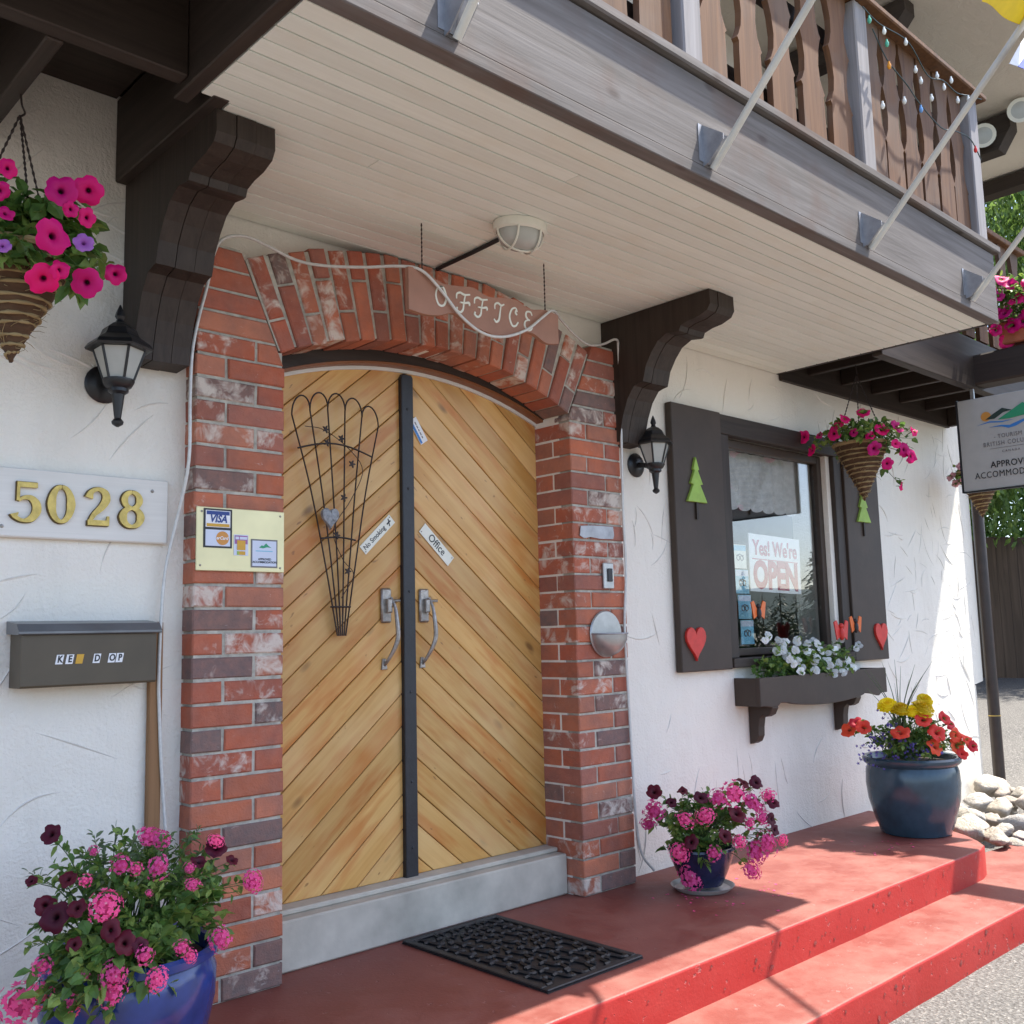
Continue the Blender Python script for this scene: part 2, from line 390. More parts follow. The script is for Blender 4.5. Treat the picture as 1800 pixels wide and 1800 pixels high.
def m_rock():
    t = NT('pale_river_rock'); oi = t.n('ShaderNodeObjectInfo'); v = t.map(rnd=7); f = t.noise(v, 3.5, 3.5, .65)
    base = t.ramp(oi.outputs['Random'], [(.0, (.42, .39, .34)), (.3, (.58, .53, .44)), (.55, (.52, .43, .36)), (.8, (.62, .58, .52)), (1., (.46, .44, .41))])
    c = t.mix(t.ramp(f, [(.35, 0), (.7, .6)]), base, t.mix(.5, base, (.22, .18, .14)))
    t.bump(t.math('ADD', f, t.math('MULTIPLY', t.noise(v, 18, 3.5, .7), .5)), .9, .03)
    return t.done(c, .85, 0, .3)
MAT = dict(
 stucco=m_stucco('white_stucco', (.84, .79, .69)),
 cream=m_stucco('cream_plaster', (.66, .61, .52)),
 brick=m_brick(),
 mortar=plain('grey_mortar', (.41, .385, .32), .9, var=.3, sc_=25, bump=.5),
 darkwood_x=wood('dark_stained_timber_along', (.026, .017, .012), (.054, .038, .028), 0, .6),
 darkwood_y=wood('dark_stained_timber_outward', (.026, .017, .012), (.054, .038, .028), 1, .6),
 darkwood_z=wood('dark_stained_timber_upright', (.026, .017, .012), (.054, .038, .028), 2, .55),
 shutter=plain('matt_brown_shutter_paint', (.050, .033, .022), .6, var=.15, sc_=6, bump=.15),
 fascia=wood('weathered_grey_timber', (.115, .099, .088), (.215, .192, .178), 0, .8, knot=(.06, .045, .04), wear=((.13, .085, .065), .75)),
 post=wood('weathered_grey_timber_upright', (.22, .205, .205), (.36, .34, .34), 2, .8),
 baluster=wood('weathered_brown_timber', (.095, .042, .018), (.21, .10, .042), 2, .75, vary=.15, knot=(.05, .025, .015), wear=((.14, .105, .08), .5)),
 soffit=wood('cream_painted_boards', (.86, .895, .79), (.90, .935, .84), 0, .6, bump=.12, wear=((.78, .74, .60), .35), fine=.5, vary=.05),
 pine=wood('varnished_golden_pine', (.56, .27, .062), (.74, .445, .15), 0, .36, grain=.55, bump=.12, knot=(.15, .065, .022), wear=((.52, .185, .035), .9), spec=.4, streak=True, stain=True, vary=.13),
 pine_dark=wood('red_brown_varnished_timber', (.22, .075, .03), (.32, .13, .05), 0, .4),
 blackstrip=plain('black_painted_steel', (.016, .017, .021), .45, var=.25, sc_=20, bump=.2),
 concrete=plain('grey_concrete', (.47, .43, .355), .85, var=.22, sc_=5, bump=.4),
 tread=m_redpaint('faded_red_floor_paint', (.205, .052, .038), (.31, .155, .118), .4),
 riser=m_redpaint('red_floor_paint', (.36, .016, .011), (.40, .07, .05), .2),
 ground=m_ground(),
 black=plain('satin_black_metal', (.012, .012, .013), .38, 0, var=.3, sc_=30, bump=.1),
 wire=plain('rusty_black_wire', (.035, .022, .018), .6, .3, var=.4, sc_=40),
 frost=plain('frosted_glass', (.44, .45, .41), .25, var=.06, bump=0),
 brass=plain('worn_brass', (.50, .36, .10), .38, .55, var=.25, sc_=40, bump=.15),
 brassdark=plain('tarnished_brass_edge', (.12, .08, .03), .5, .5, bump=0),
 whitepaint=wood('white_painted_board', (.74, .71, .64), (.82, .79, .72), 0, .6, bump=.15, wear=((.55, .52, .46), .2)),
 mailbox=plain('grey_brown_enamel', (.085, .066, .040), .5, 0, var=.1, sc_=8, bump=.04),
 mailtop=plain('grey_steel_lid', (.16, .165, .17), .35, .4, var=.15, sc_=10, bump=.05),
 tan=wood('tan_bare_board', (.24, .12, .05), (.34, .185, .085), 2, .75),
 goldplate=plain('pale_brass_sheet', (.72, .64, .36), .35, .35, var=.08, sc_=6, bump=.02),
 white=plain('white_print', (.80, .80, .80), .5, var=.03, bump=0),
 offwhite=plain('ivory_plastic', (.76, .75, .64), .4, var=.04, bump=0),
 inkblack=plain('black_print', (.02, .02, .022), .5, var=.05, bump=0),
 inknavy=plain('navy_print', (.02, .05, .22), .5, var=.05, bump=0),
 inkgold=plain('gold_print', (.62, .34, .03), .5, var=.05, bump=0),
 inkred=plain('red_print', (.42, .004, .06), .5, var=.05, bump=0),
 inkgreen=plain('green_print', (.03, .30, .14), .5, var=.05, bump=0),
 inkblue=plain('blue_print', (.04, .20, .52), .5, var=.05, bump=0),
 inksky=plain('sky_blue_print', (.22, .52, .66), .5, var=.08, bump=0),
 inkgrey=plain('grey_print', (.16, .15, .15), .5, var=.05, bump=0),
 inkpurple=plain('purple_print', (.34, .12, .30), .5, var=.05, bump=0),
 inkorange=plain('orange_print', (.62, .27, .05), .5, var=.05, bump=0),
 inkpale=plain('pale_lilac_print', (.62, .66, .76), .5, var=.03, bump=0),
 stone=plain('grey_mottled_stone', (.28, .29, .30), .8, var=.5, sc_=60, bump=.5),
 iron=plain('grey_hammered_iron', (.34, .31, .28), .36, .8, var=.3, sc_=50, bump=.4),
 steel=plain('brushed_grey_steel', (.42, .42, .41), .38, .7, var=.12, sc_=20, bump=.08),
 galv=plain('galvanised_steel', (.36, .36, .37), .5, .6, var=.2, sc_=18, bump=.05),
 pole=plain('cream_painted_pole', (.60, .57, .48), .4, var=.1, sc_=12, bump=.05),
 signwood=plain('terracotta_painted_board', (.36, .18, .12), .6, var=.1, sc_=9, bump=.1),
 rope=plain('clear_vinyl_rope_light', (.60, .59, .55), .2, var=.1, sc_=60, bump=.05, spec=.7),
 bulbwhite=plain('clear_white_bulb', (.78, .80, .76), .15, var=.03, bump=0),
 bulborange=plain('orange_bulb', (.80, .32, .02), .2, var=.03, bump=0),
 bulbblue=plain('blue_bulb', (.16, .36, .72), .2, var=.03, bump=0),
 bulbred=plain('red_bulb', (.70, .04, .03), .2, var=.03, bump=0),
 bulbgreen=plain('green_bulb', (.10, .45, .30), .2, var=.03, bump=0),
 cable=plain('dark_green_cable', (.012, .03, .02), .5, var=.1, bump=0),
 coir=wood('dark_brown_coir', (.060, .030, .014), (.13, .070, .034), 0, .9, bump=.8),
 sisal=wood('pale_twisted_sisal', (.24, .165, .07), (.42, .31, .15), 0, .9, bump=.8),
 rubber=plain('black_rubber', (.018, .018, .019), .55, var=.3, sc_=30, bump=.3),
 treegreen=plain('lime_green_paint', (.30, .47, .08), .6, var=.12, sc_=25, bump=.15),
 heartred=plain('red_paint', (.58, .035, .025), .5, var=.12, sc_=25, bump=.1),
 lace=plain('white_lace', (.70, .70, .70), .8, var=.15, sc_=30, bump=.2),
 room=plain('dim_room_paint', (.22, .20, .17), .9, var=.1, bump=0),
 glass=m_glass('window_glass', 1.55, (.95, .96, .95), 0, 2.1),
 potblue=plain('cobalt_glaze', (.018, .040, .18), .16, var=.35, sc_=9, bump=.04, spec=.6),
 potdark=plain('dark_blue_glaze', (.015, .02, .06), .2, var=.4, sc_=12, bump=.05, spec=.6),
 potteal=plain('slate_teal_glaze', (.028, .060, .085), .2, var=.3, sc_=7, bump=.06, spec=.6),
 saucer=plain('clear_grey_plastic_saucer', (.40, .38, .34), .3, var=.15, bump=.05),
 soil=plain('dark_soil', (.035, .024, .017), .95, var=.4, sc_=60, bump=1.),
 leaf=m_leaf('green_leaf', (.045, .11, .022), (.13, .24, .05)),
 leaf2=m_leaf('yellow_green_leaf', (.09, .16, .03), (.26, .36, .08)),
 leafgrey=m_leaf('grey_green_leaf', (.06, .10, .045), (.16, .21, .10)),
 willow=m_leaf('willow_leaf', (.05, .10, .022), (.17, .26, .06), .4),
 conifer=m_leaf('conifer_needle', (.015, .035, .014), (.045, .075, .03), .1),
 magenta=m_petal('magenta_petal', (.76, .006, .20), (.66, .006, .16), (.05, .0, .02)),
 pink=m_petal('pink_petal', (.90, .11, .34), (.86, .09, .29), (.82, .3, .40), .08),
 maroon=m_petal('maroon_petal', (.11, .006, .024), (.07, .004, .016), (.012, .001, .004)),
 redpet=m_petal('scarlet_petal', (.80, .045, .04), (.72, .035, .03), (.25, .02, .02)),
 whitepet=m_petal('white_petal', (.80, .81, .79), (.78, .79, .74), (.72, .68, .36), .12),
 yellow=m_petal('yellow_petal', (.82, .62, .01), (.80, .55, .01), (.75, .42, .01)),
 lilac=m_petal('lilac_petal', (.20, .14, .52), (.18, .11, .45), (.5, .4, .6), .1),
 purplepet=m_petal('violet_petal', (.42, .16, .52), (.36, .1, .42), (.2, .05, .25)),
 pinkdark=plain('deep_pink_florets', (.58, .035, .17), .6, var=.2, bump=0),
 stem=plain('green_stem', (.07, .13, .03), .6, var=.2, bump=0),
 bark=wood('rough_bark', (.06, .045, .035), (.13, .10, .08), 2, .9, grain=.3, bump=1.),
 rock=m_rock(),
 chip=plain('chipped_paint_patch', (.25, .045, .035), .9, var=.35, sc_=40, bump=.4),
 fence=wood('old_brown_fence_board', (.055, .04, .03), (.12, .088, .066), 2, .85, grain=.5),
 ridge=plain('dusty_stucco_ridge', (.73, .695, .63), .9, var=.12, bump=.2),
 hill=plain('forested_hillside', (.05, .075, .07), .95, var=.25, sc_=.02, bump=0),
 signgrey=plain('pale_grey_sign_face', (.46, .45, .41), .5, var=.04, bump=0),
 inkdark=plain('dark_green_print', (.025, .05, .04), .5, var=.05, bump=0),
 palepet=m_petal('pale_pink_petal', (.62, .30, .36), (.6, .3, .33), (.3, .1, .15)),
 pipe=plain('dark_brown_pipe_enamel', (.030, .018, .014), .4, var=.2, bump=.05),
 flagyellow=plain('yellow_flag_cloth', (.80, .58, .01), .8, var=.08, bump=.1),
 flagblue=plain('blue_flag_cloth', (.06, .10, .50), .8, var=.08, bump=.1),
 flagwhite=plain('white_flag_cloth', (.78, .78, .80), .8, var=.05, bump=.1),
 terracotta=plain('terracotta_planter', (.42, .12, .055), .7, var=.15, bump=.1),
 lamp=m_glass('lamp_lens', 1.5, (.85, .85, .82), .15, 2),
 orangep=plain('orange_plastic', (.72, .14, .02), .35, var=.1, bump=0),
)
M_ = MAT

# ================================================================== SETTING
def gz(x, y):
    z = -.29
    if x > 4.5: z += min(x-4.5, 12)*.07
    return z
mb = MB()
xs = [-400, -120, -40, -12, -5, -2, 0, 2, 3, 4.5, 6, 8, 11, 14, 16.5, 20, 30, 60, 140, 400]
ys = [-500, -200, -80, -40, -20, -10, -6, -4, -2.5, -1.5, 0, 1.5, 4, 8, 14, 30, 80, 250]
V = [(x, y, gz(x, y)) for y in ys for x in xs]; nx = len(xs)
mb.add(V, [(j*nx+i, j*nx+i+1, (j+1)*nx+i+1, (j+1)*nx+i) for j in range(len(ys)-1) for i in range(nx-1)])
tag(obj('ground', mb, M_['ground']), 'grey gravelly driveway in front of the red steps', 'ground', kind='structure')

def slab(poly, z0, z1, name, rnd=.011):
    """concrete slab with a rounded nosing; tread and riser materials"""
    mb = MB(); n = len(poly); rings = []
    prof = [(0, z0), (0, z1-rnd)]+[(rnd*(1-math.cos(a)), z1-rnd+rnd*math.sin(a)) for a in (.4, .8, 1.2, PI/2)]
    for d, z in prof: rings.append([(p[0], p[1], z) for p in (inset(poly, d) if d else poly)])
    V = [p for r in rings for p in r]; F = []; mi = []
    for k in range(len(rings)-1):
        for i in range(n):
            F.append((k*n+i, k*n+(i+1) % n, (k+1)*n+(i+1) % n, (k+1)*n+i)); mi.append(1 if k < 3 else 0)
    F.append(tuple((len(rings)-1)*n+i for i in range(n))); mi.append(0)
    mb.v = V; mb.f = F; mb.m = mi
    o = obj(name, mb, [M_['tread'], M_['riser']], smooth=50)
    return tag(o, kind='structure')
def rough_front(x0, x1, y, amp):
    out = []; k = int((x1-x0)/.09)
    for i in range(k+1):
        x = x0+(x1-x0)*i/k; out.append((x, y+amp*noise.noise(Vector((x*3, y, 0)))))
    return out
slab(rough_front(-3.4, 2.62, -.93, .004)+[(2.74, -.925), (2.84, -.90), (2.92, -.84), (3.02, -.74), (3.18, -.5), (3.34, -.2), (3.40, .06), (-3.4, .06)], -.30, 0, 'porch_landing')
slab(rough_front(-3.4, 4.0, -1.252, .005)+[(4.2, -1.22), (4.32, -1.1), (4.34, -.78), (3.05, -.66), (2.7, -.85), (-3.4, -.9)], -.34, -.145, 'lower_step')

random.seed(44)
for nm, yy, z0, z1, sd_ in (('landing_paint_chip', -.93, -.14, -.014, 1), ('step_paint_chip', -1.252, -.28, -.16, 2)):
    mb = MB()
    for k in range(70):
        x = random.choice((random.uniform(-.5, 2.6), random.gauss(1.9, .35), random.gauss(1.0, .3))); x = max(-.5, min(2.6, x))
        z = z0+(z1-z0)*(random.random()**(.6 if k % 2 else 1.5)); r = random.uniform(.002, .007)*(2. if random.random() < .12 else 1)
        y = yy+(.004 if sd_ == 1 else .005)*noise.noise(Vector((x*3, yy, 0)))-.0016
        a0 = random.random()*6; P = [(x+r*random.uniform(.5, 1.2)*math.cos(a0+b)*1.3, y, z+r*random.uniform(.5, 1.1)*math.sin(a0+b)) for b in (0, .9, 1.8, 2.6, 3.5, 4.4, 5.3)]
        mb.add(P, [tuple(range(7))])
    tag(obj(nm, mb, M_['chip']), 'small chips in the red paint of the step front', 'chips', kind='stuff')
# ------------------------------------------------------------------ the chalet
bld = thing('chalet_building', 'white stuccoed chalet front with brick doorway and balcony', 'building', (2, .1, 0))
mb = MB(); T = .25
def wbox(x0, x1, z0, z1, y0=0): mb.box(x0, x1, y0, T, z0, z1)
wbox(-5, -1.0, -.3, 3.0); wbox(-1.0, -.70, 0.002, 3.0, .0); wbox(-.70, .76, 2.27, 3.0); wbox(.76, 1.98, -.3, 3.0)
wbox(1.98, 3.12, -.3, .93); wbox(1.98, 3.12, 2.17, 3.0); wbox(3.12, 5.06, -.3, 3.0)
mb.prism([(5.06, .67), (5.22, .69), (5.235, 3.0), (5.06, 3.0)], 'y', 0, T)
mb.box(5.06, 5.16, .03, T, -.3, .66)
obj('stucco_wall', mb, M_['stucco'], bld)
mb = MB(); mb.box(5.0, 5.2, T, 9, -.3, 4.6); obj('side_wall', mb, M_['stucco'], bld)
mb = MB(); mb.prism([(-5, 3.0), (5.2, 3.0), (5.2, 5.0), (2.2, 5.45), (-5, 5.8)], 'y', .6, .85); obj('upper_wall', mb, M_['cream'], bld)
# trowel ridges, real relief on the plaster
random.seed(21)
mb = MB()
def ridge(x, z, L, an, cv, h=.0045, wd=.006):
    P = []
    for i in range(9):
        t = i/8-.5; P.append((x+L*(t*math.cos(an)-cv*(t*t-.25)*math.sin(an)), z+L*(t*math.sin(an)+cv*(t*t-.25)*math.cos(an))))
    V = []; F = []
    for i, p in enumerate(P):
        a = P[max(i-1, 0)]; b = P[min(i+1, 8)]; tx, tz = b[0]-a[0], b[1]-a[1]; l = math.hypot(tx, tz); nx_, nz_ = -tz/l, tx/l
        f = math.sin(PI*(i+.3)/8.6); ww = wd*(.4+.6*f)
        V += [(p[0]-nx_*ww*2.5, .002, p[1]-nz_*ww*2.5), (p[0]+nx_*ww*.1, -h*f-.0006, p[1]+nz_*ww*.1), (p[0]+nx_*ww, .002, p[1]+nz_*ww)]
    for i in range(8): F += [(3*i, 3*i+1, 3*i+4, 3*i+3), (3*i+1, 3*i+2, 3*i+5, 3*i+4)]
    mb.add(V, F)
for i in range(44): ridge(random.uniform(-1.62, -1.06), random.uniform(.2, 2.8), random.uniform(.08, .34), random.choice([random.uniform(.2, 1.1), random.uniform(-.5, .2)]), random.uniform(-.6, .6), random.uniform(.0025, .0045), random.uniform(.0018, .0034))
def free(x, z): return not (1.5 < x < 3.72 and .45 < z < 2.3)
k = 0
while k < 190:
    x = random.uniform(1.2, 5.02) if k < 130 else random.uniform(3.72, 5.16); z = random.uniform(.02 if x < 5 else .8, 2.55)
    if free(x, z):
        ridge(x, z, random.uniform(.08, .26), random.choice([random.uniform(1.1, 1.9), random.uniform(.4, 1.4), random.uniform(1.6, 2.6), random.uniform(-.3, .3)]), random.uniform(-.5, .5), random.uniform(.003, .006) if x < 4.3 else random.uniform(.0015, .0035), random.uniform(.002, .0042)); k += 1
obj('trowel_ridge', mb, M_['ridge'], bld, kind='stuff')
# dim room behind the window
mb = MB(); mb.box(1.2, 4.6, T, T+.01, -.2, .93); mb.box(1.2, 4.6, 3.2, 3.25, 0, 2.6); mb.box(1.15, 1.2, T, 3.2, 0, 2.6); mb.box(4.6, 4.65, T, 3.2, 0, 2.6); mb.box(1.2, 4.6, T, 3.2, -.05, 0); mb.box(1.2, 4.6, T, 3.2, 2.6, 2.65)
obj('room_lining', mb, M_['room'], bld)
# gable roof over the balcony: sloping soffit, purlins along the overhang
SL = -.15
def rz(x): return 5.03+SL*(x-5.4)
mb = MB(); mb.prism([(2.0, rz(2.0)), (6.35, rz(6.35)), (6.35, rz(6.35)+.12), (2.0, rz(2.0)+.12)], 'y', -1.02, .85)
obj('roof_soffit', mb, M_['cream'], bld)
mb = MB(); mb.prism([(1.9, rz(1.9)+.123), (6.45, rz(6.45)+.123), (6.45, rz(6.45)+.2), (1.9, rz(1.9)+.2)], 'y', -1.1, 6.0)
obj('roof', mb, M_['darkwood_y'], bld)
def purlin(x, h, yend):
    z1 = rz(x+.07)-.004; z0 = z1-h
    mb = MB(); mb.prism([(.6, z0), (.6, z1), (yend, z1), (yend, z0+h*.55), (yend+.10, z0)], 'x', x-.07, x+.07)
    obj('purlin', mb, M_['darkwood_y'], bld)
purlin(3.78, .20, -.46); purlin(5.4, .27, -.50); purlin(6.25, .12, -.9); purlin(2.2, .2, -.46)
for i in range(38): obj('siding_board', MB().box(-3.2+i*.22, -3.2+i*.22+.212, .575, .598, 2.97, 4.95, .003), M_['darkwood_z'], bld)
obj('rear_deck', MB().box(-4, 5.2, -.003, .6, 2.90, 2.93), M_['darkwood_x'], bld)

# ------------------------------------------------------------------ brick door surround
br = thing('brick_door_surround', 'red and whitewashed brick surround with segmental arch around the door', 'doorway', (.03, 0, 0))
BR = [(.46, .128, .060), (.41, .105, .052), (.50, .165, .085), (.36, .09, .048), (.47, .14, .070), (.33, .115, .078), (.44, .165, .095)]
DK = [(.135, .10, .095), (.17, .115, .10), (.15, .12, .11)]
random.seed(5)
def brick(poly, y0, y1, ch=.0045):
    if len(poly) < 3 or area(poly) < 4e-4: return
    j = random.uniform(-.003, .003)
    p = [(a+random.uniform(-.0012, .0012), b+random.uniform(-.0012, .0012)) for a, b in poly]
    o = obj('brick', MB().prism(p, 'y', y0+j, y1, ch), M_['brick'], br)
    q = random.random()
    c = random.choice(DK) if q < .14 else random.choice(BR)
    f = random.uniform(.92, 1.25); a = random.random()
    wt = .95 if a > .90 else (.82 if a > .70 else random.uniform(.4, .70))
    o.color = (c[0]*f, c[1]*f, c[2]*f, wt)
YF, YD = -.075, .15
PIT = .0766; H = .0665
XC, ZC, RA = 0., .518, 1.75
THL, THR = -rad(23.8), rad(25.6)
def rect(x0, x1, z0, z1): return [(x0, z0), (x1, z0), (x1, z1), (x0, z1)]
def skew(poly, side):
    th = THL if side < 0 else THR
    # skewback line through the arch centre at angle th; keep the outside
    nx_, nz_ = math.cos(th), -math.sin(th)
    c = nx_*XC+nz_*ZC
    return clip(poly, nx_, nz_, c-.006) if side < 0 else clip(poly, -nx_, -nz_, -c-.006)
for side, xo, xi in ((-1, -1.017, -.690), (1, 1.098, .757)):
    sgn = 1 if xi > xo else -1; Wd = abs(xi-xo)
    for k in range(33):
        z0 = .004+k*PIT; z1 = z0+H
        if z1 > 2.47: break
        hd = .103; st = Wd-hd-.011
        a = (k % 2 == (0 if side < 0 else 1))
        cut = hd if a else st
        xa0, xa1 = xo, xo+sgn*cut; xb0, xb1 = xo+sgn*(cut+.011), xi
        above = z1 > 2.09
        for q, (p0, p1) in enumerate(((xa0, xa1), (xb0, xb1))):
            pl = rect(min(p0, p1), max(p0, p1), z0, z1)
            if above:
                if q == 0: pl = rect(min(xo, xi), max(xo, xi), z0, z1) if z0 > 2.1 else pl
                elif z0 > 2.1: continue
                pl = skew(pl, side)
                brick(pl, YF, .02); continue
            if q == 0: brick(pl, YF, .03)
            elif not a: brick(pl, YF, YD)          # header runs the whole depth of the reveal
            else:
                brick(pl, YF, YF+.106); brick(rect(min(p0, p1), max(p0, p1), z0, z1), YF+.117, YD, .002)
# arch ring
nv = 21
for i in range(nv):
    t0 = THL+(THR-THL)*(i+.5)/nv
    er = Vector((math.sin(t0), math.cos(t0))); et = Vector((math.cos(t0), -math.sin(t0)))
    cuts = [(0, .222), (.232, .34)] if i % 2 else [(0, .108), (.118, .34)]
    wv = RA*(THR-THL)/nv-.010
    dr = random.uniform(-.004, .004)
    for r0, r1 in cuts:
        w0 = wv/2; w1 = wv/2*1.04
        P = []
        for r, s_, w_ in ((r0, -1, w0), (r0, 1, w0), (r1, 1, w1), (r1, -1, w1)):
            p = Vector((XC, ZC))+er*(RA+dr+r)+et*(s_*w_); P.append((p.x, p.y))
        P = clip(P, 0, 1, 2.592)
        if len(P) > 2: brick(P, YF-.004*(i % 2), .085, .005)
mb = MB()
mb.box(-1.010, -.697, YF+.007, YD-.004, 0.001, 2.118); mb.box(.764, 1.091, YF+.007, YD-.004, 0.001, 2.09)
for side, xo, xi in ((-1, -1.010, -.697), (1, 1.091, .764)):
    pl = skew(rect(min(xo, xi)-0, max(xo, xi), 2.12 if side < 0 else 2.092, 2.455), side); mb.prism(pl, 'y', YF+.0075, -.001)
arc = []
for i in range(25):
    t = THL+(THR-THL)*i/24; arc.append((t, math.sin(t), math.cos(t)))
for i in range(24):
    (t0, s0, c0), (t1, s1, c1) = arc[i], arc[i+1]
    r0, r1 = RA+.006, RA+.336
    P = clip([(XC+s0*r0, ZC+c0*r0), (XC+s1*r0, ZC+c1*r0), (XC+s1*r1, ZC+c1*r1), (XC+s0*r1, ZC+c0*r1)], 0, 1, 2.590)
    if len(P) > 2: mb.prism(P, 'y', YF+.008, .08)
obj('mortar', mb, M_['mortar'], br)

# ------------------------------------------------------------------ threshold
mb = MB(); mb.box(-.688, .754, .020, .30, .001, .170, .006); mb.box(-.688, .754, .075, .30, .171, .189, .004)
ts = obj('door_threshold', mb, M_['concrete'], org=(.03, .03, 0)); 
tag(ts, 'grey concrete threshold step under the wooden double door', 'threshold')

# ------------------------------------------------------------------ double door
dr = thing('double_door', 'golden pine double door of diagonal planks with arched top', 'door', (.02, .16, .19))
YP = .150
def door_top(x, dz=0):
    return 2.235+dz-(1.9-math.sqrt(1.9**2-(x-.06)**2))
def leaf_poly(x0, x1):
    P = [(x0, .190), (x1, .190)]
    for i in range(13):
        x = x1+(x0-x1)*i/12; P.append((x, door_top(x, .03)))
    return P
random.seed(11)
for side, x0, x1, sl in ((-1, -.72, .004, .835), (1, .008, .80, -.815)):
    poly = leaf_poly(x0, x1)
    leaf = obj('door_leaf', MB().prism(leaf_poly(x0, x1), 'y', YP+.018, YP+.05), M_['pine'], dr)
    an = math.atan(sl); nx_, nz_ = -math.sin(an), math.cos(an)
    c = min(nx_*p[0]+nz_*p[1] for p in poly); cm = max(nx_*p[0]+nz_*p[1] for p in poly)
    c -= .03
    while c < cm:
        wd = random.choice([.098, .098, .099, .095, .101])
        P = clip(clip(poly, -nx_, -nz_, -(c+.0016)), nx_, nz_, c+wd-.0016)
        c += wd
        if len(P) < 3 or area(P) < 3e-4: continue
        cx = sum(p[0] for p in P)/len(P); cz = sum(p[1] for p in P)/len(P)
        ca, sa = math.cos(-an), math.sin(-an)
        loc = [((p[0]-cx)*ca-(p[1]-cz)*sa, (p[0]-cx)*sa+(p[1]-cz)*ca) for p in P]
        me = MB().prism(loc, 'y', random.uniform(-.0015, .0015), .018, .0026).mesh('plank', M_['pine'])
        place('plank', me, leaf, Matrix.Translation((cx, YP, cz)) @ Matrix.Rotation(-an, 4, 'Y'))
    # handle: backplate, thumb latch, S-shaped grip
    hx = -.098 if side < 0 else .092
    mb = MB(); mb.box(hx-.034, hx+.016, YP-.014, YP, 1.175, 1.312, .006)
    mb.prism([(hx-.016, 1.215), (hx+.006, 1.215), (hx+.006, 1.27), (hx-.016, 1.27)], 'y', YP-.034, YP-.014, .004)
    P = catmull([(hx+.008, YP-.02, 1.275), (hx+.014, YP-.038, 1.235), (hx+.014, YP-.050, 1.18), (hx+.016, YP-.052, 1.12), (hx+.004, YP-.045, 1.075), (hx-.012, YP-.024, 1.03), (hx-.018, YP-.006, 1.008)], 6)
    n = len(P); mb.tube(P, [.0055+.0042*math.sin(PI*i/(n-1))**2 for i in range(n)], 8)
    mb.prism([(hx-.032, .992), (hx-.004, .992), (hx-.010, 1.035), (hx-.026, 1.035)], 'y', YP-.009, YP, .002)
    mb.tube([(hx+.01, YP-.02, 1.262), (hx+.034, YP-.045, 1.262)], .006, 6)
    obj('door_handle', mb, M_['iron'], leaf, smooth=40)
mb = MB(); P = [(-.031, .188), (.029, .188), (.032, 2.185), (.024, 2.198), (-.020, 2.198), (-.028, 2.185)]
mb.prism(P, 'y', YP-.022, YP+.004, .003)
for z in (.30, .55, .9, 1.3, 1.72, 2.05): mb.ball((.0, YP-.0225, z), (.006, .003, .006), 8, 4)
obj('cover_strip', mb, M_['blackstrip'], dr)
def arc_band(apex0, apex1, y0, y1, xa=-.72, xb=.79, R=1.9, xc=.06, n=24):
    mb = MB()
    for i in range(n):
        a = xa+(xb-xa)*i/n; b = xa+(xb-xa)*(i+1)/n
        f = lambda x, ap: ap-(R-math.sqrt(R*R-(x-xc)**2))
        mb.prism([(a, f(a, apex0)), (b, f(b, apex0)), (b, f(b, apex1)), (a, f(a, apex1))], 'y', y0, y1)
    return mb
obj('frame_head', arc_band(2.233, 2.33, .090, .148), M_['darkwood_x'], dr)
obj('frame_soffit', arc_band(2.222, 2.2325, .096, .148), M_['pine_dark'], dr)
obj('weather_strip', arc_band(2.207, 2.2215, .139, .1495), M_['whitepaint'], dr)

# ------------------------------------------------------------------ balcony
bal = thing('balcony', 'timber balcony with cream boarded underside and cut-out brown balusters', 'balcony', (.67, 0, 2.6))
random.seed(3)
nb = 18; y0 = -.001; pw = 1.205/nb
for i in range(nb):
    ya = -.004-i*pw; yb = ya-pw
    # boards butt at random joints
    cutx = [-1.215 if ya > -.62 else -1.300, 2.612]
    if random.random() < .6: cutx.insert(1, random.uniform(-.8, 2.2))
    for a, b in zip(cutx[:-1], cutx[1:]):
        dz = random.uniform(0, .0014)
        me = MB().box(-(b-a)/2+.0008, (b-a)/2-.0008, -(pw/2-.0026), pw/2-.0026, 0, .02, .0012).mesh('soffit_board', M_['soffit'])
        place('soffit_board', me, bal, Matrix.Translation(((a+b)/2, (ya+yb)/2, 2.600+dz)))
mb = MB(); mb.box(-1.22, 2.615, -.69, -.003, 2.621, 2.64); mb.box(-1.3, 2.615, -1.21, -.6905, 2.621, 2.64); obj('soffit_backing', mb, M_['darkwood_x'], bal)
mb = MB(); mb.box(-1.30, 2.62, -1.268, -1.2105, 2.598, 2.638, .003); obj('drip_trim', mb, M_['fascia'], bal)
mb = MB(); mb.box(-3.2, 2.64, -1.262, -1.2365, 2.64, 2.955, .004); obj('fascia_board', mb, M_['fascia'], bal)
mb = MB(); mb.box(2.615, 2.64, -1.236, -.002, 2.6, 2.955, .003); obj('end_fascia', mb, M_['darkwood_y'], bal)
mb = MB(); mb.box(-3.2, 2.68, -1.285, -1.17, 2.962, 3.0, .006); obj('ledge_board', mb, M_['fascia'], bal)
mb = MB(); mb.box(-3.2, 2.6, -1.169, -.004, 2.93, 2.97); mb.box(2.66, 4.9, -.62, -.004, 2.88, 2.92); mb.box(-3.2, -1.272, -.62, -.004, 2.885, 2.92); obj('deck', mb, M_['darkwood_x'], bal)
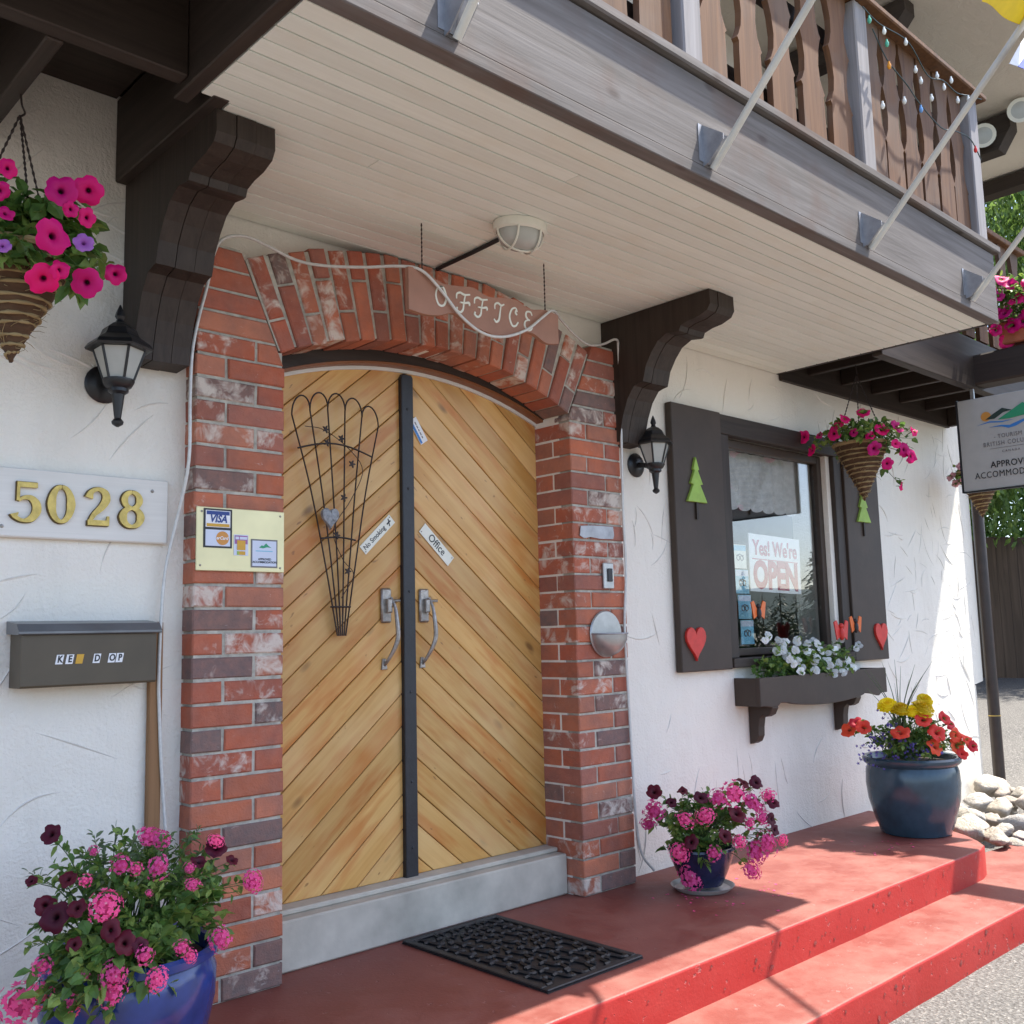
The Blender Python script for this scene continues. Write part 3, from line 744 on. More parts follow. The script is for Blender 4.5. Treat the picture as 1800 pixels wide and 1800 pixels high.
# left end and open bays
def beam(nm, mat, *a, c=.004):
    obj(nm, MB().box(*a, c), M_[mat], bal)
beam('joist', 'darkwood_y', -1.27, -1.22, -.69, -.004, 2.598, 2.88)
beam('end_beam', 'darkwood_y', -1.345, -1.302, -1.236, -.60, 2.60, 2.95)
beam('outer_beam', 'darkwood_x', -3.2, -1.346, -.70, -.645, 2.62, 2.95)
for x in (-1.67, -2.1, -2.5): beam('joist', 'darkwood_y', x-.022, x+.022, -.644, -.004, 2.615, 2.885)
beam('outer_beam', 'darkwood_x', 2.645, 4.93, -.645, -.585, 2.58, 2.9)
for x in (2.95, 3.35, 3.75, 4.15, 4.55): beam('joist', 'darkwood_y', x-.02, x+.02, -.584, -.03, 2.64, 2.88)
beam('ledger', 'darkwood_x', 2.642, 4.93, -.028, -.003, 2.565, 2.88)
beam('end_beam', 'darkwood_y', 4.89, 4.935, -.584, -.03, 2.57, 2.88)
# carved outrigger that carries the tourism sign
mb = MB(); mb.prism([(-1.9, 2.60), (-.60, 2.60), (-.53, 2.615), (-.50, 2.65), (-.495, 2.79), (-1.9, 2.82)], 'x', 3.87, 4.02, .012)
obj('outrigger', mb, M_['darkwood_y'], bal)
# railing
RZ = 3.80
mb = MB(); mb.box(-3.2, 2.66, -1.29, -1.17, RZ-.03, RZ, .006); obj('top_rail', mb, M_['baluster'], bal)
mb = MB(); mb.box(-3.2, 2.58, -1.165, -1.13, 3.10, 3.18, .004); mb.box(-3.2, 2.58, -1.165, -1.13, 3.55, 3.63, .004); obj('back_rail', mb, M_['darkwood_x'], bal)
for x in (-2.25, -1.04, .172, 1.40, 2.555):
    obj('post', MB().box(x-.052, x+.052, -1.255, -1.165, 3.001, RZ-.031, .006), M_['post'], bal)
hw = [(0, .070), (.20, .068), (.232, .066), (.245, .076), (.258, .068), (.30, .050), (.36, .044), (.43, .052), (.475, .064), (.49, .072), (.505, .062), (.56, .047), (.62, .046), (.68, .058), (.72, .07), (.768, .07)]
out = [(h, z) for z, h in hw]+[(-h, z) for z, h in reversed(hw)]
meb = MB().prism(out, 'y', -.013, .013).mesh('baluster', M_['baluster'])
bxs = []
for p0, p1, n in ((-2.25, -1.04, 5), (-1.04, .172, 5), (.172, 1.40, 5), (1.40, 2.555, 6)):
    for i in range(n): bxs.append(p0+.052+(p1-p0-.104)*(i+.5)/n)
for x in bxs:
    place('baluster', meb, bal, Matrix.Translation((x, -1.21+random.uniform(-.006, .006), 3.001)) @ Matrix.Rotation(random.uniform(-.012, .012), 4, 'Y') @ Matrix.Diagonal((random.uniform(1.05, 1.22), 1, 1, 1)))
# railing of the narrow bay beyond
mb = MB(); mb.box(2.70, 4.9, -.66, -.56, 3.70, 3.74, .005); obj('top_rail', mb, M_['baluster'], bal)
for i in range(10): place('baluster', meb, bal, Matrix.Translation((2.85+i*.215, -.61, 2.93)))

# ------------------------------------------------------------------ carved brackets
prof = [(-.003, 2.598), (-.640, 2.598), (-.642, 2.53), (-.625, 2.505), (-.575, 2.488), (-.52, 2.482), (-.478, 2.470), (-.468, 2.448), (-.455, 2.447),
        (-.40, 2.455), (-.345, 2.430), (-.305, 2.385), (-.270, 2.33), (-.256, 2.28), (-.25, 2.262), (-.225, 2.258), (-.195, 2.25), (-.155, 2.20), (-.125, 2.13), (-.105, 2.06), (-.095, 2.005), (-.003, 2.0)]
for xc, lab in ((-1.143, 'dark carved timber bracket under the balcony left of the brick arch'), (1.165, 'dark carved timber bracket under the balcony right of the brick arch')):
    t = thing('carved_bracket', lab, 'bracket', (xc, 0, 2.0), 'carved brackets under the balcony')
    for k in (-1, 0, 1):
        dz = .0015*abs(k)
        mb = MB(); mb.prism([(a*(1-.004*abs(k)), b+(dz if b < 2.59 else 0)) for a, b in prof], 'x', xc+k*.0615-.0298, xc+k*.0615+.0298)
        obj('lamination', mb, M_['darkwood_z'], t)

# ================================================================== WINDOW
wi = thing('window', 'dark framed window showing an open sign between two brown shutters', 'window', (2.6, .05, .92))
mb = MB(); mb.box(1.972, 3.255, -.034, .028, 2.165, 2.272, .003); obj('head_casing', mb, M_['darkwood_x'], wi)
for a, b in ((1.972, 2.055), (3.165, 3.255)): obj('side_casing', MB().box(a, b, -.030, .028, .965, 2.164, .003), M_['darkwood_z'], wi)
obj('sill', MB().box(1.975, 3.252, -.05, .06, .915, .964, .004), M_['darkwood_x'], wi)
mb = MB()
for a in ((2.055, 2.115, .972, 2.163), (3.075, 3.164, .972, 2.163)): mb.box(a[0], a[1], .032, .085, a[2], a[3], .004)
mb.box(2.1155, 3.0745, .032, .085, 2.115, 2.163, .004); mb.box(2.1155, 3.0745, .032, .085, .972, 1.012, .004)
obj('sash_frame', mb, M_['shutter'], wi)
obj('pane', MB().box(2.1155, 3.0745, .060, .064, 1.0125, 2.1145), M_['glass'], wi)

def shutter(x0, x1, z0, z1, tx, hx, lab):
    t = thing('window_shutter', lab, 'shutter', ((x0+x1)/2, 0, z0), 'brown shutters of the front window')
    obj('panel', MB().box(x0, x1, -.045, -.004, z0, z1, .004), M_['shutter'], t)
    w_ = .083; P = [(0, .235), (.30, .170), (.17, .165), (.62, .095), (.36, .09), (1., 0)]
    out = [(tx+a*w_, 1.768+b) for a, b in P]+[(tx-a*w_, 1.768+b) for a, b in reversed(P[1:])]
    obj('tree_cutout', MB().prism(out, 'y', -.060, -.0455, .002), M_['treegreen'], t)
    obj('trunk_cutout', MB().box(tx-.008, tx+.008, -.056, -.0455, 1.68, 1.767), M_['darkwood_z'], t)
    H_ = []
    for i in range(28):
        a = 2*PI*i/28; H_.append((hx+.0050*16*math.sin(a)**3, 1.062+.0058*(13*math.cos(a)-5*math.cos(2*a)-2*math.cos(3*a)-math.cos(4*a))))
    obj('heart_cutout', MB().prism(H_, 'y', -.060, -.0455, .002), M_['heartred'], t)
shutter(1.54, 1.968, .91, 2.275, 1.712, 1.648, 'brown shutter left of the window, nearest the wall lantern')
shutter(3.262, 3.69, .905, 2.255, 3.462, 3.585, 'brown shutter right of the window, behind the hanging basket')

# lace valance and side curtain
def drape(x0, x1, z0, z1, y, amp, nf, nx_, nz_, scal=0):
    mb = MB(); V = []; F = []
    for j in range(nz_+1):
        for i in range(nx_+1):
            u = i/nx_; v = j/nz_
            zz = z1+(z0-z1)*v-(scal*abs(math.sin(u*nf*PI))*v)
            V.append((x0+(x1-x0)*u, y+amp*math.sin(u*nf*2*PI)*(.4+.6*v), zz))
    for j in range(nz_):
        for i in range(nx_): F.append((j*(nx_+1)+i, j*(nx_+1)+i+1, (j+1)*(nx_+1)+i+1, (j+1)*(nx_+1)+i))
    return mb.add(V, F)
o = obj('lace_valance', drape(2.12, 2.98, 1.84, 2.13, .135, .018, 7, 84, 8, .05), M_['lace'], smooth=60, org=(2.5, .135, 1.84)); tag(o, 'white scalloped lace valance inside the top of the window', 'curtain')
# sign inside the glass
t = thing('open_sign', 'white sign with red OPEN lettering inside the window', 'sign', (2.65, .1, 1.32))
S_ = Matrix.Translation((2.652, .098, 1.486)) @ Matrix.Rotation(rad(1.5), 4, 'Y')
bd = MB().box(-.268, .268, -.003, .003, -.165, .165); obj('card', xf(bd, S_), M_['white'], t)
tx = text_mb("Yes! We're", .120, .001, .003, sx=.84); xf(tx, Matrix.Translation((0, -.0045, .083)) @ Matrix.Rotation(PI/2, 4, 'X')); obj('lettering', xf(tx, S_), M_['inkred'], t)
tx = text_mb("OPEN", .215, .001, .010, sx=.84); xf(tx, Matrix.Translation((0, -.0045, -.075)) @ Matrix.Rotation(PI/2, 4, 'X')); obj('lettering', xf(tx, S_), M_['inkred'], t)
obj('rule', xf(MB().box(-.24, .24, -.0045, -.0032, .018, .024), S_), M_['inkred'], t)
# strip of blue stickers
labs = ['topmost pale sticker with round logo in the window corner', 'second blue sticker down in the window corner', 'third blue sticker down in the window corner', 'lowest blue sticker in the window corner']
for i in range(4):
    z1 = 1.585-i*.14; x0 = 2.205+.012*i
    t = thing('window_sticker', labs[i], 'sticker', (x0+.06, .09, z1-.135), 'stickers in the window corner')
    obj('sheet', MB().box(x0, x0+.125, .080, .082, z1-.133, z1), M_['offwhite' if i == 0 else 'inksky'], t)
    obj('band', MB().box(x0+.003, x0+.122, .0785, .0798, z1-.035, z1-.004), M_['inksky' if i == 0 else 'inkpale'], t)
    mb = MB()
    for s in (-1, 1):
        mb.tube([(x0+.062+s*.017+.014*math.cos(a), .079, z1-.075+.014*math.sin(a)) for a in [k*PI/6 for k in range(12)]], .003, 5, closed=True)
    mb.tube([(x0+.03, .079, z1-.062), (x0+.062, .079, z1-.054), (x0+.094, .079, z1-.062)], .003, 5)
    obj('round_logo', mb, M_['inkgrey'], t)

# ornaments hanging by the window
def bird(name, c, s, lab, mat):
    t = thing(name, lab, 'ornament', c)
    x, y, z = c
    mb = MB(); mb.ball((x, y, z), (.013*s, .013*s, .026*s), 10, 6); mb.ball((x, y, z+.030*s), .011*s, 8, 5); obj('body', mb, M_['inkblack' if mat == 'orangep' else 'heartred'], t, smooth=60)
    for sd in (-1, 1):
        P = [(x+sd*.006*s, z+.012*s), (x+sd*.030*s, z+.052*s), (x+sd*.050*s, z+.046*s), (x+sd*.042*s, z+.010*s), (x+sd*.034*s, z-.024*s), (x+sd*.012*s, z-.012*s)]
        obj('wing', MB().prism(P, 'y', y-.003-.004*sd, y+.003-.004*sd), M_[mat], t)
bird('butterfly_ornament', (2.27, -.02, 1.20), 1.3, 'orange winged ornament hanging before the left of the window pane', 'orangep')
bird('butterfly_ornament', (3.18, -.10, 1.11), 1.3, 'orange winged ornament hanging beside the right shutter', 'orangep')
bird('butterfly_ornament', (2.95, -.13, 1.075), 1.5, 'red butterfly ornament perched among the white flowers', 'heartred')

# ================================================================== WINDOW BOX
t = thing('window_box', 'dark brown window box with scalloped front on two brackets', 'planter', (2.7, 0, .5))
fr = [(2.03, .862), (3.40, .862), (3.40, .715), (3.33, .715), (3.30, .70), (3.22, .715), (3.12, .725)]
for i in range(33):
    x = 3.12-(i/32)*(3.12-2.30); fr.append((x, .720-.030*math.sin(PI*i/32)**.7))
fr += [(2.22, .725), (2.20, .712), (2.14, .705), (2.08, .715), (2.03, .715)]
obj('front_board', MB().prism(fr, 'y', -.160, -.138, .003), M_['shutter'], t)
for x in (2.03, 3.378): obj('end_board', MB().box(x, x+.022, -.137, -.004, .715, .860), M_['shutter'], t)
obj('bottom_board', MB().box(2.053, 3.377, -.137, -.004, .73, .75), M_['shutter'], t)
obj('soil', MB().box(2.053, 3.377, -.137, -.004, .751, .835), M_['soil'], t)
bp = [(-.003, .728), (-.150, .728), (-.152, .700), (-.135, .668), (-.110, .655), (-.088, .664), (-.070, .645), (-.062, .60), (-.060, .555), (-.045, .525), (-.02, .512), (-.003, .510)]
for x in (2.175, 3.06): obj('bracket', MB().prism(bp, 'x', x-.028, x+.028, .003), M_['shutter'], t)

# ================================================================== LANTERNS
def lantern(x, lab):
    t = thing('wall_lantern', lab, 'lantern', (x, 0, 1.77), 'black lanterns either side of the door')
    y = -.125; z = 1.77
    mb = MB(); mb.lathe([(.0, 0), (.058, .0), (.060, .008), (.048, .02), (.02, .026)], (0, 0, 0), 24); xf(mb, Matrix.Translation((x, -.0005, 1.925)) @ Matrix.Rotation(PI/2, 4, 'X')); obj('wall_plate', mb, M_['black'], t, smooth=40)
    obj('arm', MB().tube([(x, -.02, 1.925), (x, -.06, 1.918), (x, -.10, 1.905), (x, y, 1.895)], [.014, .012, .012, .014], 8), M_['black'], t, smooth=50)
    mb = MB(); mb.lathe([(.004, .0), (.016, .008), (.018, .016), (.010, .026), (.012, .04), (.017, .085), (.019, .10), (.030, .108), (.030, .118), (.040, .125), (.047, .138), (.047, .146)], (x, y, z), 12); obj('stem', mb, M_['black'], t, smooth=35)
    mb = MB(); mb.lathe([(.097, .238), (.100, .244), (.090, .258), (.062, .278), (.056, .286), (.050, .302), (.030, .318), (.014, .326), (.010, .336), (.015, .345), (.012, .358), (.002, .382)], (x, y, z), 6, rot=PI/6); obj('roof', mb, M_['black'], t)
    for k in range(6):
        a = PI/6+k*PI/3; b = a+PI/3
        r0, r1 = .044, .074
        q = [(x+r0*math.cos(a), y+r0*math.sin(a), z+.147), (x+r0*math.cos(b), y+r0*math.sin(b), z+.147), (x+r1*math.cos(b), y+r1*math.sin(b), z+.237), (x+r1*math.cos(a), y+r1*math.sin(a), z+.237)]
        mid = Vector((x, y, z+.19)); q2 = [tuple(Vector(p)+(mid-Vector(p)).normalized()*.004) for p in q]
        obj('glass_panel', MB().add(q+q2, [(0,1,2,3), (7,6,5,4), (0,1,5,4), (1,2,6,5), (2,3,7,6), (3,0,4,7)]), M_['frost'], t)
        obj('frame_bar', MB().tube([q[0], q[3]], .0045, 6), M_['black'], t)
lantern(-1.29, 'black coach lantern above the house number board')
lantern(1.292, 'black coach lantern between the brick arch and the left shutter')

# ================================================================== HOUSE NUMBER
t = thing('house_number_board', 'white board with brass number 5028 on the wall', 'number board', (-1.34, 0, 1.43))
obj('board', MB().box(-1.60, -1.081, -.024, -.003, 1.432, 1.636, .004), M_['whitepaint'], t)
def digit(ch):
    mb = MB()
    if ch == '5':
        stroke(mb, [(.14, .98), (.14, .52)], [.07, .07], .94, 3); stroke(mb, [(.11, .93), (.56, .93)], [.13, .13], 1.05, 2)
        stroke(mb, [(.15, .52), (.26, .60), (.42, .60), (.54, .46), (.55, .27), (.44, .09), (.26, .03), (.10, .10), (.06, .20)], [.05, .09, .14, .19, .20, .16, .08, .10, .20], 1)
    if ch == '0':
        P = [(.30+.225*math.cos(a), .5+.445*math.sin(a)) for a in [PI/2+2*PI*k/16 for k in range(17)]]
        stroke(mb, P, [.09, .14, .20, .14, .09, .14, .20, .14, .09], 1, 3)
    if ch == '2':
        stroke(mb, [(.08, .72), (.14, .88), (.30, .96), (.46, .88), (.50, .70), (.40, .50), (.22, .30), (.12, .12)], [.20, .12, .09, .17, .20, .17, .12, .09], 1)
        stroke(mb, [(.06, .075), (.56, .075)], [.14, .14], 1.05, 2); stroke(mb, [(.54, .02), (.56, .26)], [.09, .05], .94, 2)
    if ch == '8':
        P = [(.30+.19*math.cos(a), .735+.215*math.sin(a)) for a in [PI/2+2*PI*k/14 for k in range(15)]]; stroke(mb, P, [.09, .17, .09, .17, .09], 1, 3)
        P = [(.30+.225*math.cos(a), .275+.245*math.sin(a)) for a in [PI/2+2*PI*k/14 for k in range(15)]]; stroke(mb, P, [.09, .20, .09, .20, .09], 1.06, 3)
    return mb
for ch, x in zip('5028', (-1.553, -1.452, -1.345, -1.240)):
    s = .117
    M = Matrix.Translation((x, -.0245, 1.477)) @ Matrix.Rotation(PI/2, 4, 'X') @ Matrix.Diagonal((s*1.06, s, .011, 1))
    back = MB(); d0 = digit(ch)
    o = obj('numeral', xf(d0, M), M_['brass'], t, smooth=40)
    d1 = digit(ch); M2 = Matrix.Translation((x-.0028, -.0242, 1.4745)) @ Matrix.Rotation(PI/2, 4, 'X') @ Matrix.Diagonal((s*1.05*1.05, s*1.04, .006, 1))
    obj('numeral_rim', xf(d1, M2), M_['brassdark'], o)
for x, z in ((-1.135, 1.598), (-1.575, 1.462)): obj('screw', MB().ball((x, -.025, z), (.006, .003, .006), 8, 4), M_['iron'], t)

# ================================================================== KEY DROP BOX
t = thing('key_drop_box', 'grey brown metal key drop box on the wall', 'mailbox', (-1.345, 0, 1.0))
mb = MB(); mb.prism([(-.004, 1.0), (-.098, 1.0), (-.102, 1.006), (-.102, 1.148), (-.004, 1.152)], 'x', -1.534, -1.146); obj('body', mb, M_['mailbox'], t)
mb = MB(); mb.prism([(-.004, 1.153), (-.112, 1.149), (-.116, 1.152), (-.116, 1.158), (-.095, 1.180), (-.004, 1.190)], 'x', -1.546, -1.134); obj('lid', mb, M_['mailtop'], t)
for ch, x in (('K', -1.430), ('E', -1.402), (None, -1.374), ('D', -1.325), ('O', -1.281), ('P', -1.258)):
    w2 = .0100
    S_ = Matrix.Translation((x, -.1025, 1.0775)) @ Matrix.Shear('XZ', 4, (0, 0)) 
    P = [(x-w2-.0025, 1.064), (x+w2-.0025, 1.064), (x+w2+.0025, 1.091), (x-w2+.0025, 1.091)]
    o = obj('letter_sticker', MB().prism(P, 'y', -.1036, -.1021), M_['white' if ch else 'inkgold'], t)
    if ch: obj('letter', xf(text_mb(ch, .027, .0004, .0009, sx=.8, shear=.15), face_y(x, -.1042, 1.0775)), M_['inkblack'], o)
o = obj('bare_board', MB().box(-1.132, -1.090, -.026, -.003, .004, 1.184, .003), M_['tan'], org=(-1.11, 0, 0)); tag(o, 'narrow tan upright board beside the key drop box', 'board')

# ================================================================== CARD PLATE
t = thing('payment_plate', 'pale brass plate with card stickers on the left brick pier', 'plate', (-.855, -.08, 1.345))
yp = -.0865
obj('sheet', MB().box(-1.014, -.696, yp, -.0795, 1.345, 1.553, .002), M_['goldplate'], t)
for x, z in ((-.997, 1.537), (-.712, 1.537), (-1.0, 1.362), (-.712, 1.360)): obj('screw', MB().ball((x, yp, z), (.004, .003, .004), 8, 4), M_['iron'], t)
def stk(nm, x0, x1, z0, z1, mat, lvl, par): return obj(nm, MB().box(x0, x1, yp-.0008*lvl-.0006, yp-.0008*lvl+.0004, z0, z1), M_[mat], par)
s1 = stk('card_sticker', -.991, -.891, 1.420, 1.548, 'inkblack', 1, t)
stk('card_field', -.984, -.898, 1.487, 1.542, 'white', 2, s1); stk('card_field', -.984, -.898, 1.426, 1.479, 'inkpale', 2, s1)
stk('blue_bar', -.981, -.901, 1.528, 1.540, 'inknavy', 3, s1); stk('gold_bar', -.981, -.901, 1.489, 1.499, 'inkgold', 3, s1)
obj('lettering', xf(text_mb('VISA', .034, .0003, .001, shear=.25, sx=.9), face_y(-.941, yp-.003, 1.514)), M_['inknavy'], s1)
mb = MB().lathe([(0, 0), (.0225, 0), (.0225, .001)], n=28); xf(mb, Matrix.Translation((-.925, yp-.0022, 1.452)) @ Matrix.Rotation(PI/2, 4, 'X')); obj('orange_disc', mb, M_['inkorange'], s1)
obj('lettering', xf(text_mb('erCard', .015, .0003, .0004, shear=.2, sx=.95), face_y(-.927, yp-.0038, 1.452)), M_['white'], s1)
s2 = stk('purple_sticker', -.884, -.832, 1.398, 1.467, 'inkpale', 1, t); stk('purple_field', -.881, -.835, 1.436, 1.464, 'inkpurple', 2, s2); stk('gold_field', -.873, -.843, 1.416, 1.448, 'inkgold', 3, s2); stk('gold_field', -.873, -.843, 1.400, 1.412, 'inkgold', 2, s2)
stk('pale_bar', -.879, -.867, 1.451, 1.460, 'inkpale', 3, s2); stk('pale_bar', -.864, -.837, 1.451, 1.460, 'inkpale', 3, s2); stk('green_field', -.873, -.866, 1.400, 1.412, 'treegreen', 3, s2)
s3 = stk('approved_sticker', -.822, -.723, 1.360, 1.455, 'inkgrey', 1, t); stk('sticker_field', -.817, -.728, 1.365, 1.450, 'inkpale', 2, s3)
def hills(mb, cx, cz, s, tr, which):
    P = {'green': [(-.30, -.02), (-.10, .14), (.04, .10), (.22, .28), (.40, .12), (.62, .0), (.3, .02), (0, -.06)], 'dark': [(-.46, -.05), (-.26, .16), (-.12, .17), (-.02, .12), (-.12, .09), (-.32, -.03)]}[which]
    return tr(mb, [(cx+a*s, cz+b*s) for a, b in P])
obj('green_hills', hills(MB(), -.778, 1.428, .050, lambda m_, P: m_.prism(P, 'y', yp-.003, yp-.002), 'green'), M_['inkgreen'], s3)
obj('blue_wave', MB().box(-.805, -.742, yp-.003, yp-.002, 1.414, 1.417), M_['inksky'], s3)
obj('lettering', xf(text_mb('APPROVED\nACCOMMODATION', .0098, .0002, .0002), face_y(-.772, yp-.003, 1.383)), M_['inkblack'], s3)

# ================================================================== DOOR SIGNS
def plate(name, cx, cz, L, h, an, lab, txt, tsize, mat='offwhite', y=.1465, tx=0, sxx=.95, dots=True):
    t = thing(name, lab, 'sign', (cx, y, cz))
    R2 = Matrix.Translation((cx, y, cz)) @ Matrix.Rotation(-rad(an), 4, 'Y')
    obj('sheet', xf(MB().box(-L/2, L/2, -.0012, .0012, -h/2, h/2, .001), R2), M_[mat], t)
    if txt: obj('lettering', xf(text_mb(txt, tsize, .0003, .0003, sx=sxx), R2 @ face_y(tx, -.0018, 0)), M_['inkblack'], t)
    if dots:
        for s in (-1, 1): obj('screw', xf(MB().ball((s*(L/2-.008), -.002, -s*(-h/2+.009)), (.003, .002, .003), 6, 4), R2), M_['iron'], t)
    return t, R2
t, R2 = plate('no_smoking_sign', -.142, 1.526, .198, .043, 43.5, 'ivory no smoking sign set diagonally on the left door leaf', 'No Smoking', .0285, tx=-.021)
mb = MB(); mb.box(.062, .086, -.0018, -.0013, -.003, .003); mb.prism([(.066, -.013), (.070, -.015), (.084, .012), (.080, .014)], 'y', -.0022, -.0013); obj('cigarette_mark', xf(mb, R2), M_['inkblack'], t)
plate('office_plate', .158, 1.497, .205, .05, -42.5, 'ivory Office sign set diagonally on the right door leaf', 'Office', .046)
t, R2 = plate('door_sticker', .07, 1.972, .112, .043, -57, 'small white and blue sticker high on the right door leaf', None, 0, 'white', dots=False)
obj('blue_band', xf(MB().box(-.052, .052, -.0019, -.0013, -.020, -.009), R2), M_['inkblue'], t)
mb = MB()
for i, (a, b) in enumerate(((-.040, -.026), (-.023, -.010), (-.006, .004), (.008, .022), (.026, .036))): mb.box(a, b, -.0019, -.0013, .000, .005)
obj('faded_print', xf(mb, R2), M_['inkgrey'], t)

# ================================================================== TRELLIS
t = thing('wire_trellis', 'fan shaped rusty wire trellis with stone heart hung on the left door leaf', 'trellis', (-.33, .12, 1.12))
yt = .118; xtop = [-.548, -.470, -.391, -.312, -.233, -.155]; xbot = [-.347+.0073*i for i in range(6)]
ztop = [1.955, 1.985, 2.0, 2.0, 1.985, 1.955]
for i in range(6):
    P = catmull([(xbot[i], yt+.004, 1.128), (xbot[i]+(xtop[i]-xbot[i])*.30, yt, 1.42), (xbot[i]+(xtop[i]-xbot[i])*.62, yt, 1.70), (xtop[i], yt, ztop[i])], 6)
    obj('wire', MB().tube(P, .0033, 6), M_['wire'], t, smooth=60)
for i in range(5):
    a, b = xtop[i], xtop[i+1]; za, zb = ztop[i], ztop[i+1]; P = []
    for k in range(13):
        an = PI*k/12; P.append(((a+b)/2-(b-a)/2*math.cos(an), yt-.001, za+(zb-za)*k/12+.062*math.sin(an)))
    obj('loop', MB().tube(P, .0033, 6), M_['wire'], t, smooth=60)
for xa, xb, z, bow in ((-.525, -.190, 1.828, .034), (-.424, -.270, 1.493, .008), (-.383, -.295, 1.237, .0)):
    obj('crossbar', MB().tube([(xa+(xb-xa)*k/10, yt-.006, z+bow*math.sin(PI*k/10)) for k in range(11)], .0036, 6), M_['wire'], t, smooth=60)
P = catmull([(-.495, yt-.006, 1.915), (-.41, yt-.006, 1.91), (-.30, yt-.006, 1.85), (-.235, yt-.006, 1.77), (-.29, yt-.006, 1.65), (-.37, yt-.006, 1.53), (-.33, yt-.006, 1.42), (-.28, yt-.006, 1.36), (-.335, yt-.006, 1.27)], 6)
obj('tendril', MB().tube(P, .0016, 5), M_['wire'], t)
random.seed(4)
for x, z in ((-.405, 1.913), (-.335, 1.885), (-.40, 1.862), (-.287, 1.79), (-.325, 1.655), (-.358, 1.508), (-.308, 1.372)):
    mb = MB(); P = [(x+.014*(1+.5*math.cos(5*a))*math.cos(a)*.8, z+.014*(1+.5*math.cos(5*a))*math.sin(a)*.8) for a in [k*PI/10 for k in range(20)]]
    mb.prism(P, 'y', yt-.012, yt-.008); obj('ivy_leaf', mb, M_['wire'], t)
H_ = [(-.390+.0023*16*math.sin(a)**3, 1.575+.0028*(13*math.cos(a)-5*math.cos(2*a)-2*math.cos(3*a)-math.cos(4*a))) for a in [2*PI*i/32 for i in range(32)]]
obj('stone_heart', MB().prism(H_, 'y', yt-.022, yt-.006, .0016), M_['stone'], t, smooth=50)

# ================================================================== PIER FITTINGS
o = obj('mounting_plate', MB().prism([(.792, 1.548), (.80, 1.592), (.87, 1.598), (1.018, 1.600), (1.024, 1.560), (1.016, 1.541), (.93, 1.538), (.86, 1.544), (.82, 1.536)], 'y', -.083, -.0795, .001), M_['galv'], org=(.9, -.08, 1.54))
tag(o, 'bare grey metal plate on the right brick pier', 'plate')
t = thing('doorbell', 'small grey doorbell box with dark button on the right brick pier', 'doorbell', (.968, -.08, 1.31))
obj('cover', MB().box(.934, 1.003, -.090, -.079, 1.313, 1.430, .003), M_['steel'], t); obj('button', MB().box(.957, .990, -.096, -.0905, 1.345, 1.405, .003), M_['inkblack'], t); obj('name_slot', MB().box(.986, .992, -.0975, -.0962, 1.358, 1.385), M_['offwhite'], t)
t = thing('wall_ashtray', 'round brushed steel wall ashtray on the right brick pier', 'ashtray', (.935, -.08, 1.01))
mb = MB().lathe([(0, 0), (.100, 0), (.105, .006), (.100, .012), (0, .012)], n=36); xf(mb, Matrix.Translation((.938, -.079, 1.110)) @ Matrix.Rotation(PI/2, 4, 'X')); obj('back_plate', mb, M_['steel'], t, smooth=40)
mb = MB(); V = []; F = []
for i in range(9):
    ph = PI/2*i/8
    for j in range(17):
        th = PI*j/16; V.append((.938-.100*math.cos(th), -.092-.085*math.sin(th)*math.cos(ph), 1.108-.098*math.sin(th)*math.sin(ph)))
for i in range(8):
    for j in range(16): F.append((i*17+j, i*17+j+1, (i+1)*17+j+1, (i+1)*17+j))
mb.add(V, F); obj('bowl', mb, M_['steel'], t, smooth=60)
obj('rim', MB().tube([(.938-.101*math.cos(PI*j/16), -.092-.086*math.sin(PI*j/16), 1.110) for j in range(17)], .004, 6), M_['galv'], t, smooth=60)

# ================================================================== OFFICE BOARD
t = thing('hanging_office_board', 'terracotta wavy board lettered OFFICE hanging before the arch', 'sign', (0, -.38, 2.25))
top = catmull([(-.382, 2.418, 0), (-.315, 2.422, 0), (-.235, 2.392, 0), (-.15, 2.398, 0), (-.08, 2.408, 0), (-.005, 2.390, 0), (.07, 2.402, 0), (.14, 2.408, 0), (.215, 2.388, 0), (.30, 2.402, 0), (.374, 2.394, 0)], 4)
bot = catmull([(.372, 2.276, 0), (.30, 2.266, 0), (.225, 2.292, 0), (.15, 2.278, 0), (.06, 2.245, 0), (-.02, 2.250, 0), (-.1, 2.262, 0), (-.17, 2.290, 0), (-.25, 2.266, 0), (-.31, 2.258, 0), (-.382, 2.262, 0)], 4)
obj('board', MB().prism([(p.x, p.y) for p in top+bot], 'y', -.391, -.372), M_['signwood'], t)
LET = {'O': [[(.42, .95), (.15, .85), (.02, .45), (.18, .05), (.48, .08), (.62, .45), (.50, .85), (.30, .92), (.20, .75)]],
 'F': [[(.02, .62), (.05, .85), (.25, .95), (.5, .90), (.85, .98)], [(.55, .92), (.45, .5), (.38, .15), (.2, .0), (.02, .08), (.05, .22)], [(.22, .48), (.5, .5), (.75, .56), (.78, .42)]],
 'I': [[(.10, .62), (.12, .85), (.32, .96), (.52, .88), (.72, .98)], [(.5, .9), (.42, .5), (.34, .14), (.16, .0), (.02, .12)]],
 'C': [[(.55, .78), (.45, .95), (.2, .85), (.03, .45), (.18, .05), (.42, .06), (.60, .28)], [(.5, .9), (.42, .72), (.52, .62)]],
 'E': [[(.58, .80), (.48, .96), (.22, .92), (.16, .70), (.30, .55), (.42, .54)], [(.36, .54), (.10, .42), (.05, .18), (.22, .02), (.46, .06), (.60, .28)]]}
